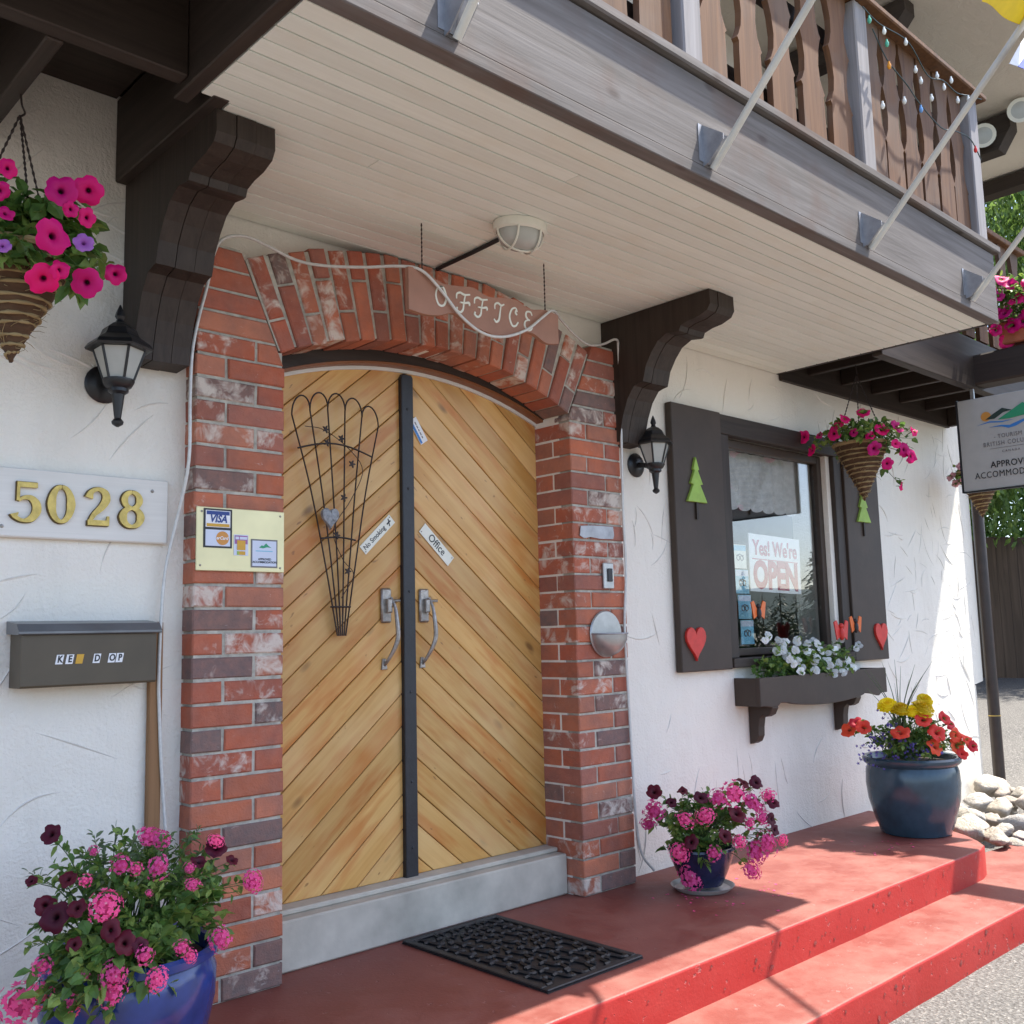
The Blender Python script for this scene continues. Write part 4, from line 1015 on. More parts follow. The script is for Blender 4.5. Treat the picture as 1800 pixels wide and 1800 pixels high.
for ch, x in zip('OFFICE', (-.262, -.165, -.078, .018, .100, .178)):
    mb = MB()
    for q_, s_ in enumerate(LET[ch]): stroke(mb, s_, [.06, .09, .11, .07], .03+.02*q_, 5)
    z = 2.300 if ch != 'O' else 2.305
    obj('letter', xf(mb, Matrix.Translation((x, -.3912, z-.002)) @ Matrix.Rotation(PI/2, 4, 'X') @ Matrix.Diagonal((.080, .080, .06, 1))), M_['offwhite'], t)
def chain(parent, a, b, r=.0035, pitch=.016):
    a, b = Vector(a), Vector(b); n = max(4, int((b-a).length/pitch)*2); mb = MB()
    mb.tube([a.lerp(b, i/n) for i in range(n+1)], [r*(1.0 if i % 2 else .45) for i in range(n+1)], 6)
    obj('chain', mb, M_['wire'], parent)
chain(t, (-.314, -.382, 2.42), (-.314, -.382, 2.599)); chain(t, (.309, -.382, 2.40), (.309, -.382, 2.599))

# ================================================================== CEILING LIGHT
t = thing('bulkhead_light', 'white caged oval bulkhead light on the boarded ceiling', 'light', (-.03, -.62, 2.6))
Dg = Matrix.Translation((-.03, -.60, 2.599)) @ Matrix.Rotation(rad(-12), 4, 'Z') @ Matrix.Diagonal((.104, .080, 1, 1))
obj('base', xf(MB().lathe([(0, 0), (1.0, 0), (1.02, -.012), (1.0, -.030), (.90, -.036), (.86, -.030)], n=36, cap=False), Dg), M_['offwhite'], t, smooth=40)
obj('diffuser', xf(MB().lathe([(.86, -.030), (.84, -.05), (.74, -.072), (.5, -.088), (.2, -.094), (.001, -.095)], n=32), Dg), M_['frost'], t, smooth=60)
mb = MB()
for ax, w_ in ((0, .0), (1, -.45), (1, .45)):
    P = []
    for k in range(13):
        a = PI*k/12; u = -math.cos(a)*.92; d = -.034-.066*math.sin(a)
        P.append(Dg @ Vector((u, w_, d)) if ax == 0 else Dg @ Vector((w_, u*math.sqrt(1-.18), d)))
    mb.tube(P, .0042, 6)
obj('cage', mb, M_['offwhite'], t, smooth=60)
o = obj('conduit', MB().tube([(-.002, -.082, 2.590), (-.002, -.30, 2.592), (-.015, -.525, 2.590)], .0085, 8), M_['inkblack'], org=(-.002, -.1, 2.59)); tag(o, 'black cable conduit running along the ceiling to the oval light', 'conduit')

# ================================================================== DOORMAT
t = thing('doormat', 'black rubber openwork doormat in front of the threshold', 'doormat', (.07, -.39, 0))
x0, x1, y0, y1 = -.158, .305, -.765, -.008
mb = MB(); mb.box(x0, x1, y0, y1, .0015, .005); obj('backing', mb, M_['rubber'], t)
mb = MB()
for a in ((x0, x1, y0, y0+.028), (x0, x1, y1-.028, y1), (x0, x0+.028, y0+.0285, y1-.0285), (x1-.028, x1, y0+.0285, y1-.0285)): mb.box(*a, .0052, .013, .003)
obj('border', mb, M_['rubber'], t)
nxm, nym = 6, 12; hw_ = (x1-x0-.07)/nxm; hh_ = (y1-y0-.07)/nym
for i in range(nxm):
    for j in range(nym):
        cx = x0+.035+(i+.5)*hw_; cy = y0+.035+(j+.5)*hh_; s = random.choice((1, -1)); cx += random.uniform(-.01, .01); cy += random.uniform(-.008, .008)
        P = [(cx-hw_*.45, cy-s*hh_*.45, .008), (cx-hw_*.10, cy-s*hh_*.42, .009), (cx+hw_*.02, cy+s*hh_*.30, .0095), (cx+hw_*.32, cy+s*hh_*.45, .009), (cx+hw_*.46, cy+s*hh_*.05, .008)]
        obj('rubber_curl', MB().tube(catmull(P, 3), .0072, 5), M_['rubber'], t)

# ================================================================== ROPE LIGHT
ROPE = [(-1.074, -0.03, 0.538), (-1.091, -0.03, 0.732), (-1.102, -0.03, 0.924), (-1.105, -0.03, 1.012), (-1.101, -0.03, 1.189), (-1.089, -0.03, 1.351), (-1.06, -0.05, 1.524), (-1.045, -0.09, 1.696), (-1.044, -0.09, 1.902), (-1.039, -0.09, 2.054), (-1.019, -0.09, 2.173), (-0.989, -0.09, 2.297), (-0.975, -0.1, 2.396), (-0.941, -0.1, 2.464), (-0.861, -0.1, 2.495), (-0.774, -0.1, 2.483), (-0.667, -0.11, 2.455), (-0.582, -0.16, 2.44), (-0.473, -0.25, 2.434), (-0.396, -0.35, 2.427), (-0.333, -0.4, 2.413), (-0.247, -0.405, 2.357), (-0.155, -0.405, 2.28), (-0.051, -0.405, 2.236), (0.056, -0.405, 2.241), (0.178, -0.405, 2.292), (0.274, -0.405, 2.365), (0.346, -0.39, 2.409), (0.51, -0.28, 2.43), (0.696, -0.18, 2.428), (0.854, -0.12, 2.425), (0.975, -0.1, 2.455), (1.047, -0.12, 2.486), (1.077, -0.105, 2.426), (1.081, -0.1, 2.048), (1.083, -0.09, 1.672), (1.09, -0.088, 1.406), (1.066, -0.088, 1.144), (1.071, -0.088, 0.886), (1.083, -0.088, 0.505), (1.093, -0.088, 0.279), (1.109, -0.1, 0.129), (1.167, -0.12, 0.048)]
o = obj('rope_light', MB().tube(catmull(ROPE, 5), .0058, 8), M_['rope'], smooth=60, org=(-1.07, -.03, .54)); tag(o, 'clear rope light looped around the brick arch and over the hanging board', 'rope light')

# ================================================================== FLAG POLES
for i, (x, lab) in enumerate(((-.90, 'flagpole at the near end of the fascia, cut off by the frame top'), (.205, 'second flagpole from the near end of the balcony fascia'), (1.285, 'third flagpole on the fascia, flying a yellow flag'), (2.275, 'flagpole at the far corner of the fascia beside magenta flowers'))):
    b = Vector((x, -1.268, 2.655)); d = Vector((0, -.707, .707)); L = 1.75
    t = thing('flagpole', lab, 'flagpole', b, 'flagpoles along the balcony fascia')
    obj('pole', MB().tube([b+d*-.02+Vector((0, -.03, -.01)), b+d*L], .0125, 10), M_['pole'], t, smooth=60)
    mb = MB()
    mb.prism([(-1.2625, 2.655), (-1.2645, 2.655), (-1.2645, 2.785), (-1.2625, 2.785)], 'x', x-.045, x+.028)
    mb.prism([(-1.264, 2.785), (-1.262, 2.64), (-1.285, 2.645), (-1.345, 2.705), (-1.345, 2.725)], 'x', x-.024, x-.020)
    mb.prism([(-1.264, 2.78), (-1.262, 2.64), (-1.285, 2.645), (-1.345, 2.705), (-1.345, 2.725)], 'x', x+.019, x+.023)
    obj('bracket', mb, M_['galv'], t)
    if i == 2:
        def cloth(f, n=10, k=8, h=.0016):
            m0 = MB(); V = []; F = []
            for s in (0, 1):
                for a in range(n+1):
                    for c in range(k+1):
                        p = f(a/n, c/k); V.append((p[0]+h*s, p[1]+h*s, p[2]))
            q = (n+1)*(k+1)
            for a in range(n):
                for c in range(k):
                    i0 = a*(k+1)+c; F += [(i0, i0+1, i0+k+2, i0+k+1), (q+i0, q+i0+k+1, q+i0+k+2, q+i0+1)]
            return m0.add(V, F)
        def f1(u, v):
            p = b+d*(.885+.6*u); w_ = .02*math.sin(9*u+5*v)
            return (p.x-.38*v+w_*v, p.y-.022+w_*.6, p.z+.012-.04*v-.05*v*v)
        obj('yellow_flag', cloth(f1), M_['flagyellow'], t, smooth=60, fix=False)
        for nm, ua, ub, mt in (('white_flag_hem', 0, .16, 'flagwhite'), ('blue_flag_field', .162, 1, 'flagblue')):
            def f2(u, v, ua=ua, ub=ub):
                uu = ua+(ub-ua)*u; w_ = .012*math.sin(8*uu+4*v)
                return (1.085+.65*v+.42*uu, -1.93-.1*uu+w_, 3.055+.55*v+.015*uu+w_)
            obj(nm, cloth(f2), M_[mt], t, smooth=60, fix=False)

# ================================================================== STRING LIGHTS
t = thing('string_lights', 'coloured bulb string light draped on the balcony railing', 'string lights', (1.9, -1.3, 3.4))
W1 = [(1.33, -1.30, 3.70), (1.475, -1.300, 3.685), (1.747, -1.30, 3.715), (1.93, -1.30, 3.625), (2.10, -1.30, 3.665), (2.25, -1.30, 3.66), (2.40, -1.30, 3.70), (2.56, -1.30, 3.74)]
W2 = [(1.416, -1.295, 3.64), (1.536, -1.295, 3.545), (1.713, -1.295, 3.499), (1.825, -1.295, 3.455), (2.043, -1.295, 3.413), (2.20, -1.295, 3.45), (2.382, -1.295, 3.47), (2.5, -1.295, 3.40)]
for P in (W1, W2): obj('cable', MB().tube(catmull(P, 5), .0028, 5), M_['cable'], t, smooth=60)
for x, z, mt in ((1.512, 3.665, 'white'), (1.72, 3.70, 'white'), (1.53, 3.615, 'green'), (1.536, 3.515, 'orange'), (1.80, 3.60, 'white'), (1.848, 3.565, 'white'), (1.825, 3.42, 'blue'), (2.03, 3.66, 'white'), (2.192, 3.70, 'white'), (2.10, 3.63, 'white'), (2.382, 3.675, 'white'), (2.42, 3.425, 'red'), (1.446, 3.30, 'white'), (1.66, 3.40, 'white'), (1.38, 3.66, 'green'), (1.95, 3.52, 'white'), (2.25, 3.62, 'white')):
    obj('bulb', MB().lathe([(.001, -.022), (.008, -.018), (.0125, -.006), (.011, .006), (.006, .014), (.006, .024), (.001, .026)], (x, -1.302, z), 10) if 0 else MB().lathe([(r_*.72, h_*.78) for r_, h_ in ((.001, -.022), (.008, -.018), (.0125, -.006), (.011, .006), (.006, .014), (.006, .024), (.001, .026))], (x, -1.302, z), 10), M_['bulb'+mt], t, smooth=60)

# ================================================================== FLOOD LIGHTS
for x, y, z, lab in ((5.33, -.32, 4.86, 'white floodlight on the dark roof purlin, lens facing the street'), (5.33, -.60, 4.95, 'second white floodlight at the end of the dark purlin')):
    t = thing('floodlight', lab, 'floodlight', (x, y, z), 'floodlights under the roof')
    M = Matrix.Translation((x-.06, y, z)) @ Matrix.Rotation(rad(-100), 4, 'Y') @ Matrix.Rotation(rad(20), 4, 'X')
    obj('housing', xf(MB().lathe([(.001, -.09), (.03, -.085), (.045, -.05), (.085, .0), (.092, .03), (.080, .03)], n=20), M), M_['offwhite'], t, smooth=50)
    obj('lens', xf(MB().lathe([(.079, .028), (.05, .032), (.001, .034)], n=20), M), M_['frost'], t, smooth=60)
    obj('arm', MB().tube([(x, y, z), (x+.02, y+.02, z-.03)], .02, 8), M_['offwhite'], t)

# ================================================================== TOURISM SIGN
t = thing('tourism_sign', 'grey hanging tourism sign reading approved accommodation below the dark beam', 'sign', (3.88, -.83, 1.93))
obj('board', MB().box(3.865, 3.885, -1.135, -.525, 1.935, 2.515, .003), M_['signgrey'], t)
mb = MB()
for a in ((-.5245, -.515, 1.928, 2.522), (-1.145, -1.1355, 1.928, 2.522)): mb.box(3.860, 3.890, *a)
mb.box(3.860, 3.890, -1.1355, -.5245, 1.925, 1.9345); obj('edge_trim', mb, M_['inkblack'], t)
for y in (-.62, -1.05): obj('hanger', MB().box(3.868, 3.882, y-.012, y+.012, 2.50, 2.60, .002), M_['steel'], t)
xs_ = 3.8635
def flat(nm, P, mat, d=.001): obj(nm, MB().prism(P, 'x', xs_-d, xs_), M_[mat], t)
flat('sun_disc', [(-.695+.030*math.cos(a), 2.388+.030*math.sin(a)) for a in [k*PI/12 for k in range(24)]], 'inkorange')
flat('dark_hill', [(-.690, 2.368), (-.740, 2.398), (-.795, 2.426), (-.850, 2.404), (-.800, 2.398), (-.745, 2.366)], 'inkdark', .0018)
flat('green_hill', [(-.765, 2.358), (-.825, 2.390), (-.855, 2.406), (-.915, 2.440), (-.955, 2.412), (-.99, 2.405), (-1.05, 2.372), (-.92, 2.362), (-.83, 2.354)], 'inkgreen', .0024)
flat('blue_wave', [(-.636, 2.339), (-.714, 2.355), (-.785, 2.345), (-.86, 2.345), (-.785, 2.337), (-.714, 2.347)], 'inkblue')
flat('blue_wave', [(-.709, 2.317), (-.783, 2.322), (-.831, 2.313), (-.92, 2.340), (-1.02, 2.345), (-.93, 2.330), (-.866, 2.302), (-.823, 2.296), (-.783, 2.312)], 'inkblue')
def sgn(s, size, z, mat, bold=0, sx=1, sp=1.): obj('lettering', xf(text_mb(s, size, .0006, bold, sx=sx, space=sp), face_x(xs_-.001, -.827, z)), M_[mat], t)
sgn('- TOURISM -', .036, 2.254, 'inkgrey', 0, .85, 1.15); sgn('BRITISH COLUMBIA', .038, 2.210, 'inkgrey', 0, .80, 1.25); sgn('CANADA', .020, 2.158, 'inkgrey', 0, .95, 1.5)
obj('rule', MB().box(xs_-.001, xs_, -.95, -.704, 2.181, 2.183), M_['inkgrey'], t)
sgn('APPROVED', .055, 2.081, 'inkblack', .0006, .90, 1.05); sgn('ACCOMMODATION', .055, 2.022, 'inkblack', 0, .84, 1.10)

# ================================================================== PLANTS
def petunia_mesh(nm, mat, sd_=0):
    mb = MB(); n = 20; fd = (0, .16, -.22)[sd_]; rings = [(0.02, -.62), (.12, -.36), (.20, -.12), (.45, .04), (.75, .08), (1., .0)]; V = []; F = []
    for k, (r, z) in enumerate(rings):
        for j in range(n):
            a = 2*PI*j/n; lob = abs(math.cos(2.5*a)); rr = r*(1-(.16*(1-lob)**2 if k == 5 else (.05*(1-lob)**2 if k == 4 else 0)))
            zz = z+((.09*math.cos(5*a+sd_)+.07*math.sin(3*a+1+2*sd_)+.05*math.sin(7*a+sd_) if k == 5 else (.03*math.cos(5*a) if k == 4 else 0))+fd*r*r*math.cos(2*a+sd_)-abs(fd)*.5*r*r)
            V.append((rr*math.cos(a), rr*math.sin(a), zz))
    for k in range(5): F += [(k*n+j, k*n+(j+1) % n, (k+1)*n+(j+1) % n, (k+1)*n+j) for j in range(n)]
    mb.add(V, F)
    mb.tube([(0, 0, -.58), (0, 0, -.85), (.05, 0, -1.3)], [.10, .07, .05], 6, mi=1)
    return mb.mesh(nm, [mat, M_['stem']], smooth=70)
def cluster_mesh(nm, mat, n=26, seed=1, fr=.22):
    random.seed(seed); mb = MB()
    for i in range(n):
        ph = math.acos(1-1.25*(i+.5)/n); th = i*2.399963
        d = Vector((math.sin(ph)*math.cos(th), math.sin(ph)*math.sin(th), math.cos(ph))); c = d*random.uniform(.58, 1.02)+Vector((0, 0, -.15))
        q = d.to_track_quat('Z', 'Y'); r0 = fr*random.uniform(.85, 1.15); a0 = random.random()*6
        V = [tuple(c+d*.02)]
        for k in range(10):
            a = a0+2*PI*k/10; r = r0 if k % 2 else r0*.62
            V.append(tuple(c+q @ Vector((r*math.cos(a), r*math.sin(a), .05 if k % 2 else 0))))
        mb.add(V, [(0, 1+k, 1+(k+1) % 10) for k in range(10)])
    mb.ball((0, 0, -.12), (.52, .52, .42), 8, 5, mi=1)
    return mb.mesh(nm, [mat, M_['pinkdark']], smooth=None, fix=False)
def pompon_mesh(nm, mat):
    random.seed(2); mb = MB()
    for L, (r, z, m_) in enumerate(((1., 0, 16), (.92, .28, 14), (.76, .52, 12), (.54, .70, 9), (.28, .80, 6))):
        for k in range(m_):
            a = 2*PI*(k+.5*(L % 2))/m_+random.uniform(-.1, .1); w_ = 2.6*r/m_; ca, sa = math.cos(a), math.sin(a); r1 = r*random.uniform(.93, 1.05)
            def pt(rr, tt, zz): return (rr*ca-tt*sa, rr*sa+tt*ca, zz)
            mb.add([pt(r*.25, -w_*.5, z*.6), pt(r*.25, w_*.5, z*.6), pt(r1*.92, w_, z+.06), pt(r1, 0, z+.02), pt(r1*.92, -w_, z+.06)], [(0, 1, 2, 3, 4)])
    mb.ball((0, 0, .15), (.75, .75, .5), 10, 5)
    return mb.mesh(nm, [mat])
def pansy_mesh(nm, mat):
    mb = MB()
    for k, (a, r, z) in enumerate(((.3, .62, 0), (2.84, .62, .01), (-.5, .55, .05), (3.64, .55, .06), (-PI/2, .60, .09))):
        c = (.42*math.cos(a), .42*math.sin(a)); n = 10
        V = [(0, 0, z+.02)]+[(c[0]+r*math.cos(b), c[1]+r*math.sin(b)*.95, z+.10*math.sin(3*b+k)) for b in [2*PI*j/n for j in range(n)]]
        mb.add(V, [(0, 1+j, 1+(j+1) % n) for j in range(n)]+[tuple(range(1, n+1))])
    return mb.mesh(nm, [mat], fix=False)
PV = lambda k_: [petunia_mesh('petunia_flower', M_[k_], s_) for s_ in (0, 1, 2)]
FM = dict(mag=PV('magenta'), mar=PV('maroon'), red=PV('redpet'), vio=petunia_mesh('petunia_flower', M_['purplepet']),
          pink=[cluster_mesh('flower_cluster', M_['pink'], n_, s) for n_, s in ((44, 1), (34, 2), (50, 3), (28, 4), (38, 5))], yel=pompon_mesh('marigold_flower', M_['yellow']), whi=pansy_mesh('pansy_flower', M_['whitepet']), pale=petunia_mesh('petunia_flower', M_['palepet']))
CAMP = Vector((-2.444, -3.09, 1.115))
def flowers(nm, key, lst, parent, c, out=.55, up=.35, cam_=.5, scl=1., push=0.):
    c = Vector(c)
    for (x, y, z, r) in lst:
        p = Vector((x, y, z)); p += (CAMP-p).normalized()*push; d = (p-c).normalized()*out+Vector((0, 0, up))+Vector((0, -.25, 0))+(CAMP-p).normalized()*cam_
        d += Vector((random.uniform(-.45, .45), random.uniform(-.45, .45), random.uniform(-.3, .3))); d.normalize()
        me = FM[key]; me = random.choice(me) if isinstance(me, list) else me
        M = Matrix.Translation(p) @ d.to_track_quat('Z', 'Y').to_matrix().to_4x4() @ Matrix.Rotation(random.random()*6.3, 4, 'Z') @ Matrix.Diagonal((r*scl*random.uniform(.85, 1.12), r*scl*random.uniform(.85, 1.12), r*scl*(.68 if key == 'pink' else 1), 1))
        place(nm, me, parent, M)
def leafage(parent, mats, c, R, n, L, W, base, seed, nst=40, up=.3, hang=0, nm='foliage', targets=(), cut=None):
    """stems from the base into an ellipsoid, small folded leaves along them"""
    random.seed(seed); c = Vector(c); base = Vector(base); mb = MB(); st = MB(); tips = []
    for t_ in targets: tips.append(Vector(t_[:3]))
    while len(tips) < nst+len(targets):
        d = Vector((random.gauss(0, 1), random.gauss(0, 1), random.gauss(0, 1)+up)).normalized(); r = random.uniform(.65, 1.08)
        p = c+Vector((d.x*R[0], d.y*R[1], d.z*R[2]))*r
        if cut and p.z < cut: continue
        tips.append(p)
    per = max(3, n//len(tips))
    for ti, tip in enumerate(tips):
        b = base+Vector((random.uniform(-.3, .3)*R[0], random.uniform(-.3, .3)*R[1], 0)); mid = b.lerp(tip, .55)+Vector((0, 0, .25*R[2]+hang*.5))
        P = catmull([b, mid, tip-(tip-mid).normalized()*.008], 5)
        st.tube(P, [.0022*(1.3-k/len(P)) for k in range(len(P))], 4)
        for q in range(per):
            f = random.uniform(.25, 1.0)**.7; k = min(int(f*(len(P)-1)), len(P)-2); p = P[k].lerp(P[k+1], f*(len(P)-1)-k)
            ax = (P[k+1]-P[k]).normalized(); d = (ax*.5+Vector((random.gauss(0, .8), random.gauss(0, .8), random.gauss(.15, .6)))).normalized()
            l = L*random.uniform(.55, 1.25); w_ = W*random.uniform(.7, 1.2)
            nrm = Vector((random.gauss(0, .6), random.gauss(-.2, .6), 1)).normalized(); sd = d.cross(nrm).normalized(); nn = sd.cross(d)
            p0 = p+d*.003
            V = [p0, p0+d*l*.35+sd*w_+nn*w_*.35, p0+d*l*.75+sd*w_*.7+nn*w_*.2-Vector((0, 0, l*.06)), p0+d*l-Vector((0, 0, l*.18)), p0+d*l*.75-sd*w_*.7+nn*w_*.2-Vector((0, 0, l*.06)), p0+d*l*.35-sd*w_+nn*w_*.35, p0+d*l*.5]
            mi = 0 if random.random() < .55 else 1
            mb.add(V, [(0, 1, 6), (1, 2, 6), (2, 3, 6), (3, 4, 6), (4, 5, 6), (5, 0, 6)], mi)
    o = obj(nm, mb, mats, parent, kind='stuff', fix=False); s_ = obj('stems', st, M_['stem'], parent, kind='stuff', fix=False)
    return o
def pot(name, lab, c, prof, mat, saucer=None):
    t = thing(name, lab, 'flower pot', c)
    obj('body', MB().lathe(prof, c, 48), M_[mat], t, smooth=40)
    r, z = prof[-2]
    obj('soil', MB().lathe([(.001, z-.035), (r-.012, z-.03), (r-.012, z-.06)], c, 24), M_['soil'], t)
    if saucer: obj('saucer', MB().lathe([(.001, .002), (saucer-.02, .002), (saucer, .022), (saucer+.003, .022), (saucer-.012, .008), (.001, .008)], c, 36), M_['saucer'], t, smooth=40)
    return t
A_V = [(-1.298,-0.43,0.608,0.0363),(-1.274,-0.45,0.6,0.0272),(-1.401,-0.503,0.563,0.0317),(-1.372,-0.53,0.553,0.0173),(-1.322,-0.544,0.549,0.0319),(-1.432,-0.402,0.589,0.0176),(-1.478,-0.475,0.534,0.0213),(-1.457,-0.55,0.483,0.0445),(-1.118,-0.452,0.572,0.0251),(-1.242,-0.577,0.498,0.0205),(-1.238,-0.544,0.535,0.0178),(-1.039,-0.516,0.459,0.0376),(-1.571,-0.465,0.351,0.0302),(-1.584,-0.353,0.24,0.0535),(-1.569,-0.448,0.281,0.0385),(-1.451,-0.599,0.329,0.0409),(-1.454,-0.592,0.289,0.034),(-1.387,-0.625,0.365,0.0248),(-1.522,-0.524,0.261,0.0272),(-1.297,-0.634,0.367,0.0254),(-1.274,-0.633,0.341,0.0199),(-1.178,-0.6,0.355,0.0353),(-1.358,-0.63,0.304,0.0305),(-1.504,-0.561,0.333,0.0136),(-1.361,-0.582,0.5,0.0099)]
A_D = [(-1.498,-0.28,0.625,0.0285),(-1.503,-0.427,0.535,0.0229),(-1.547,-0.29,0.517,0.0147),(-1.544,-0.463,0.458,0.0334),(-1.55,-0.41,0.48,0.0283),(-1.507,-0.503,0.48,0.025),(-1.454,-0.581,0.431,0.0248),(-1.428,-0.604,0.401,0.0275),(-1.396,-0.619,0.39,0.0193),(-1.522,-0.532,0.403,0.0205),(-1.198,-0.516,0.538,0.0227),(-1.12,-0.456,0.554,0.0282),(-1.085,-0.481,0.519,0.0188)]
B_V = [(1.042,-0.237,0.339,0.0497),(1.067,-0.181,0.276,0.0377),(1.028,-0.377,0.18,0.0482),(1.116,-0.365,0.07,0.0586),(1.103,-0.499,0.185,0.0382),(1.084,-0.477,0.336,0.0432),(1.255,-0.507,0.411,0.0615),(1.351,-0.532,0.365,0.0621),(1.368,-0.575,0.303,0.037),(1.397,-0.585,0.394,0.0347),(1.295,-0.553,0.287,0.0294),(1.207,-0.557,0.223,0.0337),(1.325,-0.56,0.164,0.0538),(1.36,-0.596,0.199,0.049),(1.4,-0.645,0.211,0.0293),(1.3,-0.549,0.089,0.0439),(1.16,-0.492,0.405,0.0486),(1.036,-0.409,0.323,0.0385)]
B_D = [(1.104,-0.444,0.407,0.0291),(1.104,-0.19,0.407,0.0329),(1.085,-0.363,0.43,0.0245),(1.211,-0.547,0.338,0.0387),(1.342,-0.494,0.448,0.035),(1.378,-0.543,0.448,0.0299),(1.406,-0.606,0.366,0.0297),(1.389,-0.604,0.296,0.0296),(1.388,-0.616,0.252,0.027),(1.138,-0.535,0.254,0.0287),(1.038,-0.432,0.233,0.0287),(1.044,-0.331,0.384,0.022)]
C_Y = [(2.76,-0.475,0.681,0.0462),(2.767,-0.544,0.659,0.0488),(2.844,-0.623,0.656,0.0609),(2.951,-0.593,0.7,0.0404),(2.796,-0.589,0.652,0.0395)]
C_R = [(2.766,-0.237,0.547,0.0507),(2.684,-0.369,0.573,0.0493),(2.698,-0.569,0.552,0.0481),(2.793,-0.653,0.616,0.0452),(2.833,-0.703,0.548,0.048),(2.814,-0.699,0.476,0.0479),(2.997,-0.698,0.588,0.0491),(3.006,-0.732,0.523,0.0489),(3,-0.733,0.464,0.0488),(2.946,-0.698,0.616,0.0397),(3.025,-0.776,0.5,0.0335),(3.034,-0.803,0.465,0.0303),(3.006,-0.754,0.426,0.0365),(2.722,-0.308,0.591,0.0375)]
C_L = [(2.673,-0.41,0.51,0),(2.678,-0.457,0.527,0),(2.706,-0.494,0.571,0),(2.669,-0.359,0.447,0),(2.68,-0.326,0.398,0),(2.655,-0.446,0.439,0),(2.668,-0.491,0.485,0),(2.693,-0.585,0.445,0),(2.701,-0.59,0.474,0),(2.725,-0.632,0.454,0),(2.692,-0.544,0.516,0),(2.655,-0.427,0.393,0),(2.668,-0.533,0.414,0),(2.683,-0.544,0.332,0),(2.746,-0.446,0.626,0),(2.747,-0.653,0.465,0),(2.666,-0.395,0.479,0)]
P_ = [(-1.601,-0.513,2.29,0.0399),(-1.528,-0.499,2.317,0.0363),(-1.529,-0.498,2.242,0.0257),(-1.609,-0.486,2.173,0.0443),(-1.605,-0.404,2.082,0.0392),(-1.572,-0.432,2.106,0.0287),(-1.483,-0.378,2.107,0.0376),(-1.396,-0.356,2.16,0.0355),(-1.723,-0.477,2.327,0.0261),(-1.736,-0.472,2.264,0.0288),(-1.574,-0.509,2.248,0.0238),(-1.528,-0.476,2.179,0.0257),(-1.714,-0.429,2.138,0.0219),(-1.72,-0.469,2.209,0.0217)]
Q_ = [(2.799,-0.049,2.239,0.0473),(2.74,-0.276,2.215,0.0424),(2.831,-0.081,2.156,0.0371),(2.775,-0.166,2.227,0.0266),(2.756,-0.344,2.295,0.0357),(2.8,-0.436,2.317,0.0355),(2.829,-0.47,2.108,0.0449),(2.845,-0.514,2.211,0.0448),(2.937,-0.56,2.231,0.0451),(3.049,-0.541,2.115,0.0457),(3.079,-0.589,2.22,0.0391),(3.092,-0.559,2.077,0.0458),(2.939,-0.487,2.029,0.0356),(3.09,-0.49,1.911,0.0263),(2.933,-0.548,2.134,0.0322),(2.745,-0.312,2.266,0.026),(2.757,-0.389,2.205,0.029),(2.802,-0.466,2.181,0.032)]
T_ = [(3.906,-0.77,3.304,0.0394),(3.85,-0.861,3.227,0.0493),(3.841,-0.918,3.172,0.0489),(3.796,-0.815,3.028,0.0421),(3.832,-0.939,3.074,0.0486),(3.861,-0.979,3.088,0.0485),(3.814,-0.873,2.998,0.0488),(3.86,-0.9,2.922,0.0488),(3.841,-0.805,2.912,0.0422),(3.913,-0.84,2.845,0.0494),(3.881,-0.95,2.938,0.0487),(3.806,-0.808,3.159,0.0387),(3.8,-0.854,3.109,0.0419),(3.889,-0.995,3,0.0485),(3.989,-0.964,2.866,0.0491)]
S_F = [(4.572,-0.157,2.147,0.0362),(4.542,-0.238,2.206,0.0318),(4.563,-0.188,2.093,0.032),(4.539,-0.259,2.114,0.0317)]
W_ = [(2.177,-0.112,1.055,0.0257),(2.239,-0.09,1.074,0.026),(2.323,-0.106,1.052,0.0262),(2.345,-0.108,1.026,0.0263),(2.388,-0.101,1.041,0.0265),(2.48,-0.121,1.043,0.0267),(2.562,-0.13,1.026,0.0269),(2.698,-0.092,1.034,0.0275),(2.69,-0.12,1.023,0.0274),(2.429,-0.137,0.993,0.0264),(2.295,-0.108,0.992,0.0261),(2.321,-0.127,0.996,0.0261),(2.357,-0.126,0.964,0.0262),(2.558,-0.129,0.984,0.0269),(2.615,-0.125,0.977,0.0271),(2.692,-0.14,0.985,0.0273),(2.789,-0.125,0.972,0.0277),(2.9,-0.111,0.98,0.0281),(2.998,-0.098,1.043,0.0285),(3.149,-0.11,0.989,0.0289),(3.193,-0.106,1.005,0.0291),(2.319,-0.166,0.946,0.0259),(2.385,-0.147,0.923,0.0262),(2.434,-0.147,0.936,0.0264),(2.577,-0.161,0.926,0.0268),(2.597,-0.163,0.946,0.0269),(2.758,-0.134,0.93,0.0275),(2.734,-0.163,0.899,0.0273),(2.855,-0.149,0.905,0.0278),(2.86,-0.156,0.873,0.0277),(2.983,-0.14,0.922,0.0282),(3.025,-0.15,0.877,0.0283),(2.403,-0.18,0.882,0.0261),(2.457,-0.154,0.9,0.0264),(2.557,-0.175,0.88,0.0267),(2.782,-0.163,0.855,0.0274),(2.878,-0.163,0.856,0.0277)]
random.seed(9)
LG = [M_['leaf'], M_['leaf2']]
